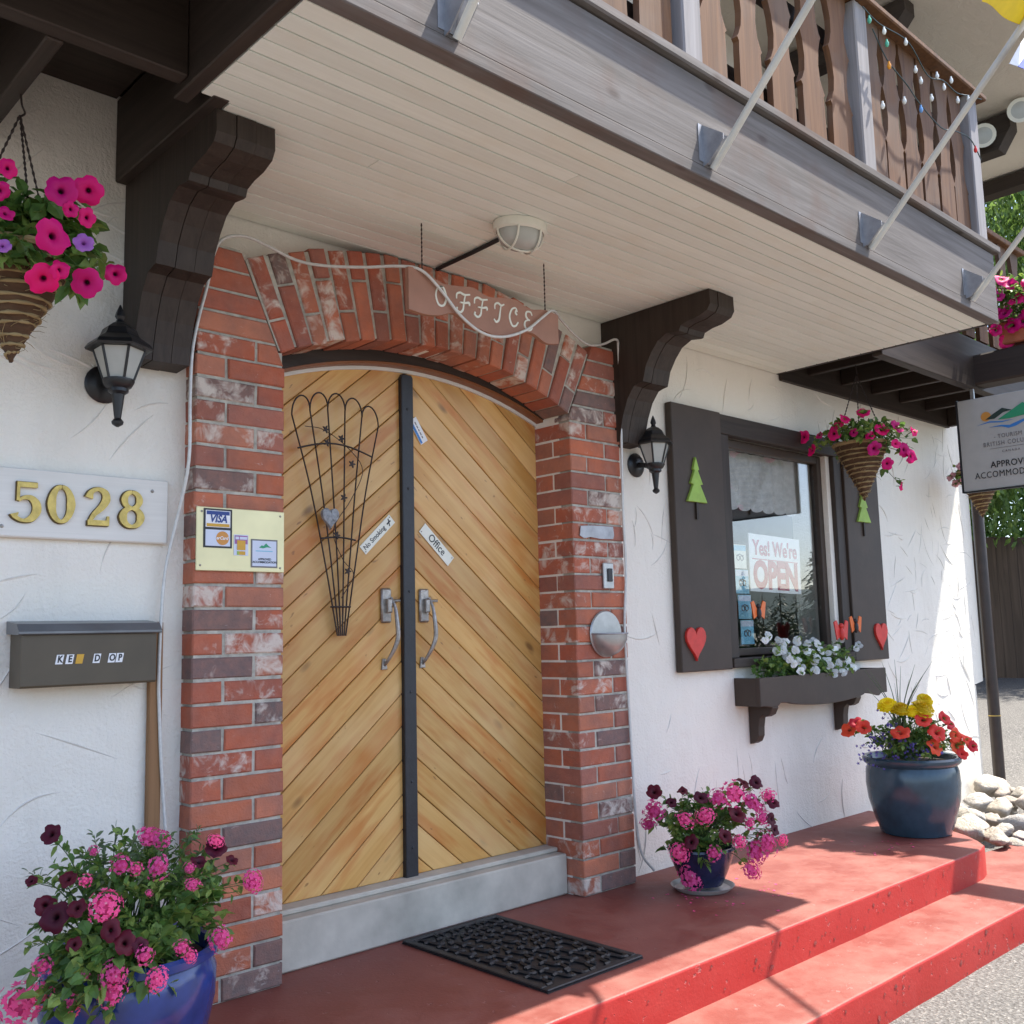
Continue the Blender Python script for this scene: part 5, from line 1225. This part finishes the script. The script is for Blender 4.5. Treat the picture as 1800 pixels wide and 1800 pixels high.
# -- left blue pot
c = (-1.34, -.42, 0)
pot('flower_pot', 'cobalt blue glazed pot in the left foreground', c, [(.12, .0), (.15, .004), (.19, .09), (.215, .20), (.218, .27), (.205, .302), (.222, .312), (.224, .330), (.214, .338), (.198, .330), (.19, .28)], 'potblue')
t = thing('flowering_plant', 'bushy plant with pink clusters and maroon petunias in the cobalt pot', 'plant', (-1.34, -.42, .31))
leafage(t, LG, (-1.34, -.44, .42), (.29, .26, .20), 1700, .029, .008, (-1.34, -.42, .30), 31, 75, .45, targets=A_V+A_D, cut=.27)
leafage(t, [M_['leafgrey'], M_['leaf']], (-1.33, -.42, .50), (.27, .22, .14), 1000, .026, .005, (-1.34, -.42, .32), 32, 46, .8, nm='feathery_foliage', cut=.40)
leafage(t, LG, (-1.45, -.56, .33), (.19, .13, .12), 700, .042, .014, (-1.38, -.52, .34), 36, 80, -.2, nm='trailing_foliage', cut=.16)
leafage(t, [M_['leaf2'], M_['leaf']], (-1.22, -.55, .42), (.12, .10, .08), 90, .05, .020, (-1.27, -.5, .33), 35, 14, .3, nm='broad_foliage', cut=.36)
random.seed(10)
flowers('flower_cluster', 'pink', A_V, t, (-1.34, -.42, .38), scl=1.0, push=.075); flowers('petunia_flower', 'mar', A_D, t, (-1.34, -.42, .38), scl=1.05, push=.07)
# -- small dark pot by the step
c = (1.2, -.36, 0)
pot('flower_pot', 'small dark blue pot on a saucer beside the right brick pier', c, [(.07, .024), (.085, .024), (.112, .08), (.135, .14), (.142, .165), (.148, .175), (.146, .184), (.134, .184), (.125, .15)], 'potdark', .135)
t = thing('flowering_plant', 'plant with pink clusters and dark purple petunias in the small pot', 'plant', (1.2, -.36, .17))
leafage(t, LG, (1.2, -.38, .25), (.24, .20, .16), 1100, .040, .011, (1.2, -.36, .16), 33, 60, .4, targets=B_V+B_D, cut=.10)
leafage(t, [M_['leafgrey'], M_['leaf']], (1.2, -.37, .32), (.20, .18, .10), 350, .028, .006, (1.2, -.36, .18), 34, 22, .8, nm='feathery_foliage', cut=.22)
random.seed(12)
flowers('flower_cluster', 'pink', B_V, t, (1.2, -.36, .25), scl=1.12, push=.03); flowers('petunia_flower', 'mar', B_D, t, (1.2, -.36, .25), scl=1.1, push=.03)
# -- big slate pot
c = (2.93, -.505, 0)
pot('flower_pot', 'large slate teal glazed pot at the right end of the landing', c, [(.168, .0), (.178, .004), (.207, .08), (.234, .18), (.243, .265), (.239, .335), (.230, .360), (.243, .370), (.253, .381), (.255, .398), (.246, .409), (.230, .405), (.218, .36)], 'potteal')
t = thing('flowering_plant', 'plant with red petunias, yellow marigolds and grass spikes in the slate pot', 'plant', (2.88, -.48, .4))
leafage(t, LG, (2.91, -.52, .46), (.25, .24, .15), 1300, .034, .009, (2.88, -.48, .40), 41, 70, .5, targets=C_Y+C_R, cut=.41)
leafage(t, [M_['leafgrey'], M_['leaf']], (2.80, -.53, .46), (.16, .19, .10), 600, .020, .005, (2.85, -.52, .41), 42, 40, .4, nm='trailing_foliage', cut=.36)
random.seed(13)
flowers('petunia_flower', 'red', C_R, t, (2.88, -.48, .45), scl=1.0); flowers('marigold_flower', 'yel', C_Y, t, (2.88, -.48, .40), up=.9, cam_=.75, scl=1.1)
mb = MB(); random.seed(15)
for (x, y, z, _r) in C_L:
    for k in range(9):
        c_ = Vector((x+.045, y, z))+Vector((random.gauss(0, .022), random.gauss(0, .022), random.gauss(0, .02))); q = Vector((random.gauss(-.6, .4), random.gauss(-.5, .4), random.gauss(.4, .3))).normalized().to_track_quat('Z', 'Y'); r = random.uniform(.007, .012)
        mb.add([tuple(c_+q @ Vector((r*(1 if m_ % 2 else .4)*math.cos(m_*PI/5), r*(1 if m_ % 2 else .4)*math.sin(m_*PI/5), 0))) for m_ in range(10)], [tuple(range(10))])
obj('lobelia_bloom', mb, M_['lilac'], t, kind='stuff', fix=False)
for k in range(15):
    a = random.uniform(0, 2*PI); l = random.uniform(.28, .48); s = random.uniform(.05, .20)
    P = catmull([(2.80, -.52, .46), (2.80+.5*s*math.cos(a)*.6, -.52+.5*s*math.sin(a)*.6, .46+l*.55), (2.80+s*math.cos(a), -.52+s*math.sin(a), .46+l)], 5)
    obj('grass_spike', MB().tube(P, [.0045*(1.05-i/len(P)) for i in range(len(P))], 4), M_['leafgrey'], t)
# -- hanging baskets
def basket(c, tipz, rimz, R, hook, lab):
    t = thing('hanging_basket', lab, 'basket', (c[0], c[1], tipz), 'cone shaped rope baskets')
    prof = []
    for i in range(25):
        f = i/24; prof.append((max(.004, R*(f**.95)*(1+.03*math.sin(i*2.6))), tipz+(rimz-tipz)*f))
    prof += [(R-.02, rimz-.01)]
    obj('coir_cone', MB().lathe(prof, (c[0], c[1], 0), 28), M_['coir'], t, smooth=50)
    P = []; turns = 12; m_ = turns*22
    for i in range(m_+1):
        f = i/m_; a = 2*PI*turns*f; r = R*(max(f, .01)**.95)+.003+.006*noise.noise(Vector((i*.11, c[0], 0)))
        P.append((c[0]+r*math.cos(a), c[1]+r*math.sin(a), tipz+.006+(rimz-tipz-.006)*f+.010*noise.noise(Vector((i*.07, 5, c[0])))))
    rr = [.0046+.0018*math.sin(i*1.9) for i in range(m_+1)]
    obj('rope_coil', MB().tube(P, rr, 6), M_['sisal'], t, smooth=60)
    obj('rim', MB().tube([(c[0]+R*math.cos(a), c[1]+R*math.sin(a), rimz) for a in [2*PI*k/24 for k in range(24)]], .009, 6, closed=True), M_['sisal'], t)
    fr_ = MB()
    for k in range(90):
        f = random.random()**.7; a = random.random()*2*PI; r = R*f**.95; z = tipz+(rimz-tipz)*f; u = Vector((math.cos(a), math.sin(a), random.uniform(-.7, .7))); p = Vector((c[0]+r*math.cos(a), c[1]+r*math.sin(a), z)); l = random.uniform(.012, .045); sd_ = Vector((-math.sin(a), math.cos(a), random.uniform(-1, 1)))*l*.6
        fr_.tube([p, p+u*l*.5+sd_*.4, p+u*l*.7+sd_], [.0011, .0009, .0005], 3)
    obj('loose_fibre', fr_, M_['sisal'], t, kind='stuff', fix=False)
    for k in range(3):
        a = .5+2*PI*k/3; chain(t, (c[0]+R*math.cos(a), c[1]+R*math.sin(a), rimz), (c[0], c[1], hook-.06), .0042, .02)
    obj('hook', MB().tube(catmull([(c[0], c[1], hook-.065), (c[0]+.012, c[1], hook-.05), (c[0]+.004, c[1], hook-.03), (c[0], c[1], hook)], 4), .003, 6), M_['wire'], t)
    return t
basket((-1.655, -.33), 1.862, 2.155, .150, 2.615, 'rope wound cone basket hanging at the left edge above the lantern')
basket((2.95, -.33), 1.835, 2.165, .155, 2.64, 'rope wound cone basket hanging before the right shutter')
basket((4.70, -.30), 1.85, 2.17, .155, 2.57, 'rope wound cone basket half hidden behind the tourism sign')
t = thing('petunia_plant', 'magenta petunias with green leaves in the left hanging basket', 'plant', (-1.655, -.33, 2.18), 'petunias in hanging baskets')
leafage(t, LG, (-1.64, -.36, 2.22), (.20, .18, .10), 520, .052, .020, (-1.655, -.33, 2.18), 51, 40, .3, targets=P_, cut=2.06)
P_ = [tuple(CAMP+(Vector(p[:3])-CAMP)*(.955 if i in (3, 4, 5, 6, 11) else .985))+(p[3],) for i, p in enumerate(P_)]
leafage(t, LG, (-1.62, -.47, 2.12), (.18, .06, .10), 260, .050, .020, (-1.645, -.42, 2.17), 58, 26, -.1, nm='spilling_foliage', cut=2.0)
P_ = [tuple(CAMP+(Vector(p[:3])-CAMP)*.975)+(p[3],) for p in P_]
random.seed(17); flowers('petunia_flower', 'mag', P_[:11], t, (-1.655, -.25, 2.2), out=.35, up=.0, cam_=1.0); flowers('petunia_flower', 'vio', P_[11:13], t, (-1.655, -.33, 2.2)); flowers('petunia_flower', 'mag', P_[13:], t, (-1.655, -.33, 2.2))
t = thing('petunia_plant', 'magenta petunias spreading over the basket before the right shutter', 'plant', (2.95, -.33, 2.15), 'petunias in hanging baskets')
leafage(t, LG, (2.95, -.35, 2.19), (.30, .27, .12), 700, .045, .014, (2.95, -.33, 2.14), 52, 55, .4, targets=Q_, cut=2.02)
random.seed(18); flowers('petunia_flower', 'mag', Q_, t, (2.95, -.33, 2.1), up=.1)
t = thing('petunia_plant', 'pale and pink petunias in the basket behind the tourism sign', 'plant', (4.70, -.30, 2.15), 'petunias in hanging baskets')
leafage(t, LG, (4.68, -.30, 2.18), (.24, .22, .10), 300, .045, .014, (4.70, -.30, 2.14), 53, 26, .4, targets=S_F, cut=2.04)
random.seed(19); flowers('petunia_flower', 'pale', S_F, t, (4.70, -.30, 2.1))
# -- planter box on the outrigger
t = thing('planter_box', 'terracotta planter box standing on the dark beam above the tourism sign', 'planter', (4.0, -.98, 2.83))
obj('box', MB().box(3.90, 4.08, -1.5, -.80, 2.825, 2.97, .008), M_['terracotta'], t); obj('soil', MB().box(3.915, 4.065, -1.485, -.815, 2.9705, 2.975), M_['soil'], t)
t = thing('petunia_plant', 'mass of magenta petunias spilling from the terracotta planter box', 'plant', (4.0, -.98, 2.97))
leafage(t, LG, (3.97, -.96, 3.06), (.22, .34, .22), 900, .045, .014, (4.0, -.98, 2.97), 54, 60, .3, targets=T_, cut=2.80)
random.seed(20); flowers('petunia_flower', 'mag', T_+[(3.86+random.uniform(0, .2), -1.0-random.uniform(0, .4), 2.95+random.uniform(0, .3), .047) for k in range(14)], t, (4.0, -.95, 3.0), scl=1.05)
# -- window box flowers
t = thing('pansy_plant', 'white pansies with green leaves filling the window box', 'plant', (2.6, -.08, .84))
leafage(t, LG, (2.62, -.09, .90), (.55, .09, .12), 1100, .040, .013, (2.6, -.075, .83), 61, 90, .4, targets=W_, cut=.80)
random.seed(22); flowers('pansy_flower', 'whi', W_, t, (2.6, -.05, .80), out=.25, up=.15, cam_=.9, scl=1.0)

# ================================================================== ROCKS
random.seed(77)
def rock_mesh(seed):
    bm = bmesh.new(); bmesh.ops.create_icosphere(bm, subdivisions=3, radius=1)
    o_ = Vector((seed*7.3, seed*3.1, 1.7)); sc_ = Vector((random.uniform(.85, 1.2), random.uniform(.7, 1.0), random.uniform(.5, .72)))
    for v in bm.verts:
        n = v.co.normalized(); k = 1+.26*noise.noise(n*1.1+o_)+.10*noise.noise(n*2.6+o_)
        # a few flat faces
        for j in range(6):
            a = Vector((math.sin(seed*3+j*2.1), math.cos(seed*2+j*1.7), math.sin(seed+j))).normalized(); d = n.dot(a)*k
            if d > .62: k *= (.62/d)*.9+.1
        v.co = Vector((n.x*k*sc_.x, n.y*k*sc_.y, n.z*k*sc_.z))
    me = bpy.data.meshes.new('rock'); bm.to_mesh(me); bm.free(); me.materials.append(M_['rock'])
    me.polygons.foreach_set('use_smooth', [True]*len(me.polygons)); return me
rms = [rock_mesh(s) for s in range(7)]
RK = [(4.95, -.10, -.03, .24), (4.62, -.16, -.10, .17), (4.35, -.12, -.12, .16), (5.15, -.42, -.12, .22), (4.72, -.42, -.08, .17), (4.40, -.38, -.08, .16), (4.10, -.30, -.10, .19), (4.50, -.60, -.17, .15), (4.15, -.55, -.13, .17),
      (3.85, -.42, -.10, .18), (3.62, -.50, -.09, .20), (3.90, -.68, -.16, .14), (4.25, -.78, -.20, .16), (4.62, -.82, -.21, .15), (3.66, -.74, -.15, .12), (3.80, -.92, -.17, .14), (3.48, -.72, -.10, .11), (4.02, -.98, -.20, .13), (3.60, -1.02, -.10, .10), (4.35, -1.05, -.22, .14), (3.86, -1.16, -.21, .12), (5.35, -.75, -.16, .2), (3.75, -.20, -.12, .15), (4.9, -.68, -.18, .14), (3.52, -.30, -.10, .14), (4.8, -.25, -.15, .15)]
for i in range(30):
    x = random.uniform(3.5, 5.1); y = random.uniform(-1.05, -.08)
    RK.append((x, y, -.20+.12*(1+y)+random.uniform(-.02, .05), random.uniform(.09, .17)))
for i, (x, y, z, r) in enumerate(RK):
    r *= .64
    o = place('rock', rms[i % 7], None, Matrix.Translation((x, y, z)) @ Matrix.Rotation(random.random()*6.3, 4, 'Z') @ Matrix.Rotation(random.uniform(-.35, .35), 4, 'X') @ Matrix.Scale(r, 4))
    tag(o, 'pale rounded rock in the pile beyond the slate pot', 'rock', 'rock pile at the wall corner')

# ================================================================== DOWNPIPE, FENCE, TREES
t = thing('downpipe', 'dark brown downpipe at the right corner of the white wall', 'downpipe', (5.28, -.03, -.25))
obj('pipe', MB().tube([(5.285, -.035, -.24), (5.285, -.035, 2.56)], .042, 14), M_['pipe'], t, smooth=60)
obj('collar', MB().tube([(5.285, -.035, .43), (5.285, -.035, .437)], .044, 14), M_['brass'], t, smooth=60)
fn = thing('plank_fence', 'tall dark brown plank fence at the back of the driveway', 'fence', (13, 2, .3))
random.seed(30); y = -5.0
while y < 9:
    w_ = random.choice((.14, .15, .16)); h = 2.08+random.uniform(-.03, .03)+.035*(y-2.5)
    obj('board', MB().box(13+random.uniform(0, .012), 13.03, y, y+w_-.002, .25, .30+h, .004), M_['fence'], fn); y += w_
for z in (.75, 1.9): obj('fence_rail', MB().box(13.035, 13.09, -5, 9, z, z+.09), M_['fence'], fn)

def willow(c, h, R, ns, seed, lab, zmin):
    random.seed(seed); t = thing('willow_tree', lab, 'tree', c)
    mb = MB(); mb.tube(catmull([c, (c[0]+.1, c[1], c[2]+h*.25), (c[0]-.1, c[1]+.1, c[2]+h*.5), (c[0], c[1], c[2]+h*.8)], 5), [.34-.013*i for i in range(16)], 10)
    for k in range(9):
        a = 2*PI*k/9+random.uniform(-.3, .3); r = R*random.uniform(.45, .8)
        P = catmull([(c[0], c[1], c[2]+h*random.uniform(.3, .6)), (c[0]+r*.5*math.cos(a), c[1]+r*.5*math.sin(a), c[2]+h*.8), (c[0]+r*math.cos(a), c[1]+r*math.sin(a), c[2]+h*.84)], 5)
        mb.tube(P, [.12-.009*i for i in range(len(P))], 6)
    obj('trunk', mb, M_['bark'], t, smooth=60)
    mb = MB()
    for s in range(ns):
        a = random.uniform(0, 2*PI); r = R*math.sqrt(random.uniform(.05, 1)); top = c[2]+h*(1-.30*(r/R)**2)*random.uniform(.86, 1.04)
        x, y_ = c[0]+r*math.cos(a), c[1]+r*math.sin(a); L = random.uniform(.25, .8)*(top-zmin)*(1 if r > R*.5 else .6); m_ = int(L/.07)
        dx, dy = random.gauss(0, .05), random.gauss(0, .05)
        for k in range(m_):
            z = top-L*k/m_; p = Vector((x+dx*k*.1+random.gauss(0, .05), y_+dy*k*.1+random.gauss(0, .05), z))
            d = Vector((random.gauss(0, .5), random.gauss(0, .5), -1)).normalized(); sd = d.cross(Vector((random.gauss(0, 1), random.gauss(0, 1), .1))).normalized(); l = random.uniform(.10, .18); w_ = l*.2
            mb.add([p, p+d*l*.45+sd*w_, p+d*l, p+d*l*.45-sd*w_], [(0, 1, 2, 3)])
    obj('crown', mb, M_['willow'], t, kind='stuff', fix=False)
willow((15.8, 5.2, .3), 12.5, 4.2, 1700, 61, 'willow tree with hanging leaves behind the plank fence', 1.5)
willow((17.5, -.5, .3), 9.5, 3.8, 900, 62, 'taller willow tree farther right behind the plank fence', 1.8)
willow((12.2, 4.3, .2), 6.4, 2.0, 1700, 63, 'slim willow drooping over the near side of the fence', 1.55)

def bush(c, R, n, seed, lab, mat, l0):
    random.seed(seed); t = thing('leafy_shrub', lab, 'shrub', c)
    obj('trunk', MB().tube([c, (c[0], c[1], c[2]+R[2])], [.09, .03], 6), M_['bark'], t); mb = MB()
    for k in range(n):
        d = Vector((random.gauss(0, 1), random.gauss(0, 1), random.gauss(0, 1))).normalized(); r = random.random()**.35*(1+.22*noise.noise(d*2.2+Vector(c)))
        p = Vector((c[0]+d.x*R[0]*r, c[1]+d.y*R[1]*r, c[2]+R[2]*(1+d.z*r*.98)))
        q = Vector((random.gauss(0, 1), random.gauss(0, 1), random.gauss(-.5, .7))).normalized(); sd = q.cross(Vector((random.gauss(0, 1), random.gauss(0, 1), random.gauss(0, 1)))).normalized(); l = l0*random.uniform(.6, 1.3)
        mb.add([p, p+q*l*.45+sd*l*.24, p+q*l, p+q*l*.45-sd*l*.24], [(0, 1, 2, 3)])
    obj('crown', mb, mat, t, kind='stuff', fix=False)
bush((16.2, 4.3, .3), (1.9, 2.2, 2.3), 9000, 71, 'dense green shrub rising just behind the plank fence', M_['leaf'], .16)
bush((17.0, 1.4, .3), (2.0, 2.0, 2.1), 7000, 72, 'second green shrub behind the right stretch of the fence', M_['leaf'], .16)
def conifer(c, h, r, seed, lab):
    random.seed(seed); t = thing('conifer_tree', lab, 'tree', c, 'small conifers across the road')
    obj('trunk', MB().tube([c, (c[0], c[1], c[2]+h)], [.06*h/3, .01], 6), M_['bark'], t); mb = MB()
    for k in range(260):
        f = random.random()**1.3; a = random.uniform(0, 2*PI); rr = r*(1-f)*random.uniform(.3, 1.05)+.03; z = c[2]+.08*h+f*h*.94
        p = Vector((c[0]+rr*math.cos(a), c[1]+rr*math.sin(a), z)); d = Vector((math.cos(a), math.sin(a), random.uniform(-.6, .1))).normalized(); sd = d.cross(Vector((0, 0, 1))).normalized(); l = .16*h*(1.15-f)
        mb.add([p-d*l*.5, p+sd*l*.28, p+d*l*.7-Vector((0, 0, l*.2)), p-sd*l*.28], [(0, 1, 2, 3)])
    obj('crown', mb, M_['conifer'], t, kind='stuff', fix=False)
random.seed(8)
for i in range(16):
    a = rad(118+i*.95+random.uniform(-.4, .4)); d = random.uniform(27, 36)
    conifer((-2.44+d*math.sin(a), 3.1+d*math.cos(a), -.3+min(12, max(0, d*math.sin(a)-7))*.07), random.uniform(1.6, 2.7), random.uniform(.5, .8), 100+i, 'small dark conifer in the row across the road')
mb = MB(); V = []; n = 60
for k, (rr, zz) in enumerate(((430, -2), (470, .5), (520, 1.), (560, .8))):
    for i in range(n+1):
        a = rad(75+i*130/n); h = 16+7*noise.noise(Vector((i*.17, 0, 3)))+3*noise.noise(Vector((i*.6, 1, 3)))
        V.append((rr*math.sin(a), rr*math.cos(a), zz if k == 0 else -1+h*zz*1.25))
mb.add(V, [(k*(n+1)+i, k*(n+1)+i+1, (k+1)*(n+1)+i+1, (k+1)*(n+1)+i) for k in range(3) for i in range(n)])
tag(obj('hills', mb, M_['hill'], smooth=60), kind='structure')

# fallen petals on the landing
random.seed(90); mb = MB()
for k in range(60):
    cx, cy = random.choice(((1.2, -.45), (1.35, -.55), (1.05, -.5), (2.6, -.6))); x = random.gauss(cx, .14); y = random.gauss(cy, .10); r = random.uniform(.004, .009); a = random.random()*6
    if y > -.05 or y < -.9: continue
    mb.add([(x+r*math.cos(a+b)*(1 if i % 2 else .7), y+r*math.sin(a+b), .002+.002*(i % 2)) for i, b in enumerate((0, 1.2, 2.5, 3.7, 5.))], [(0, 1, 2, 3, 4)])
tag(obj('fallen_petals', mb, M_['pink']), 'tiny pink petals scattered on the red landing', 'petals', kind='stuff')
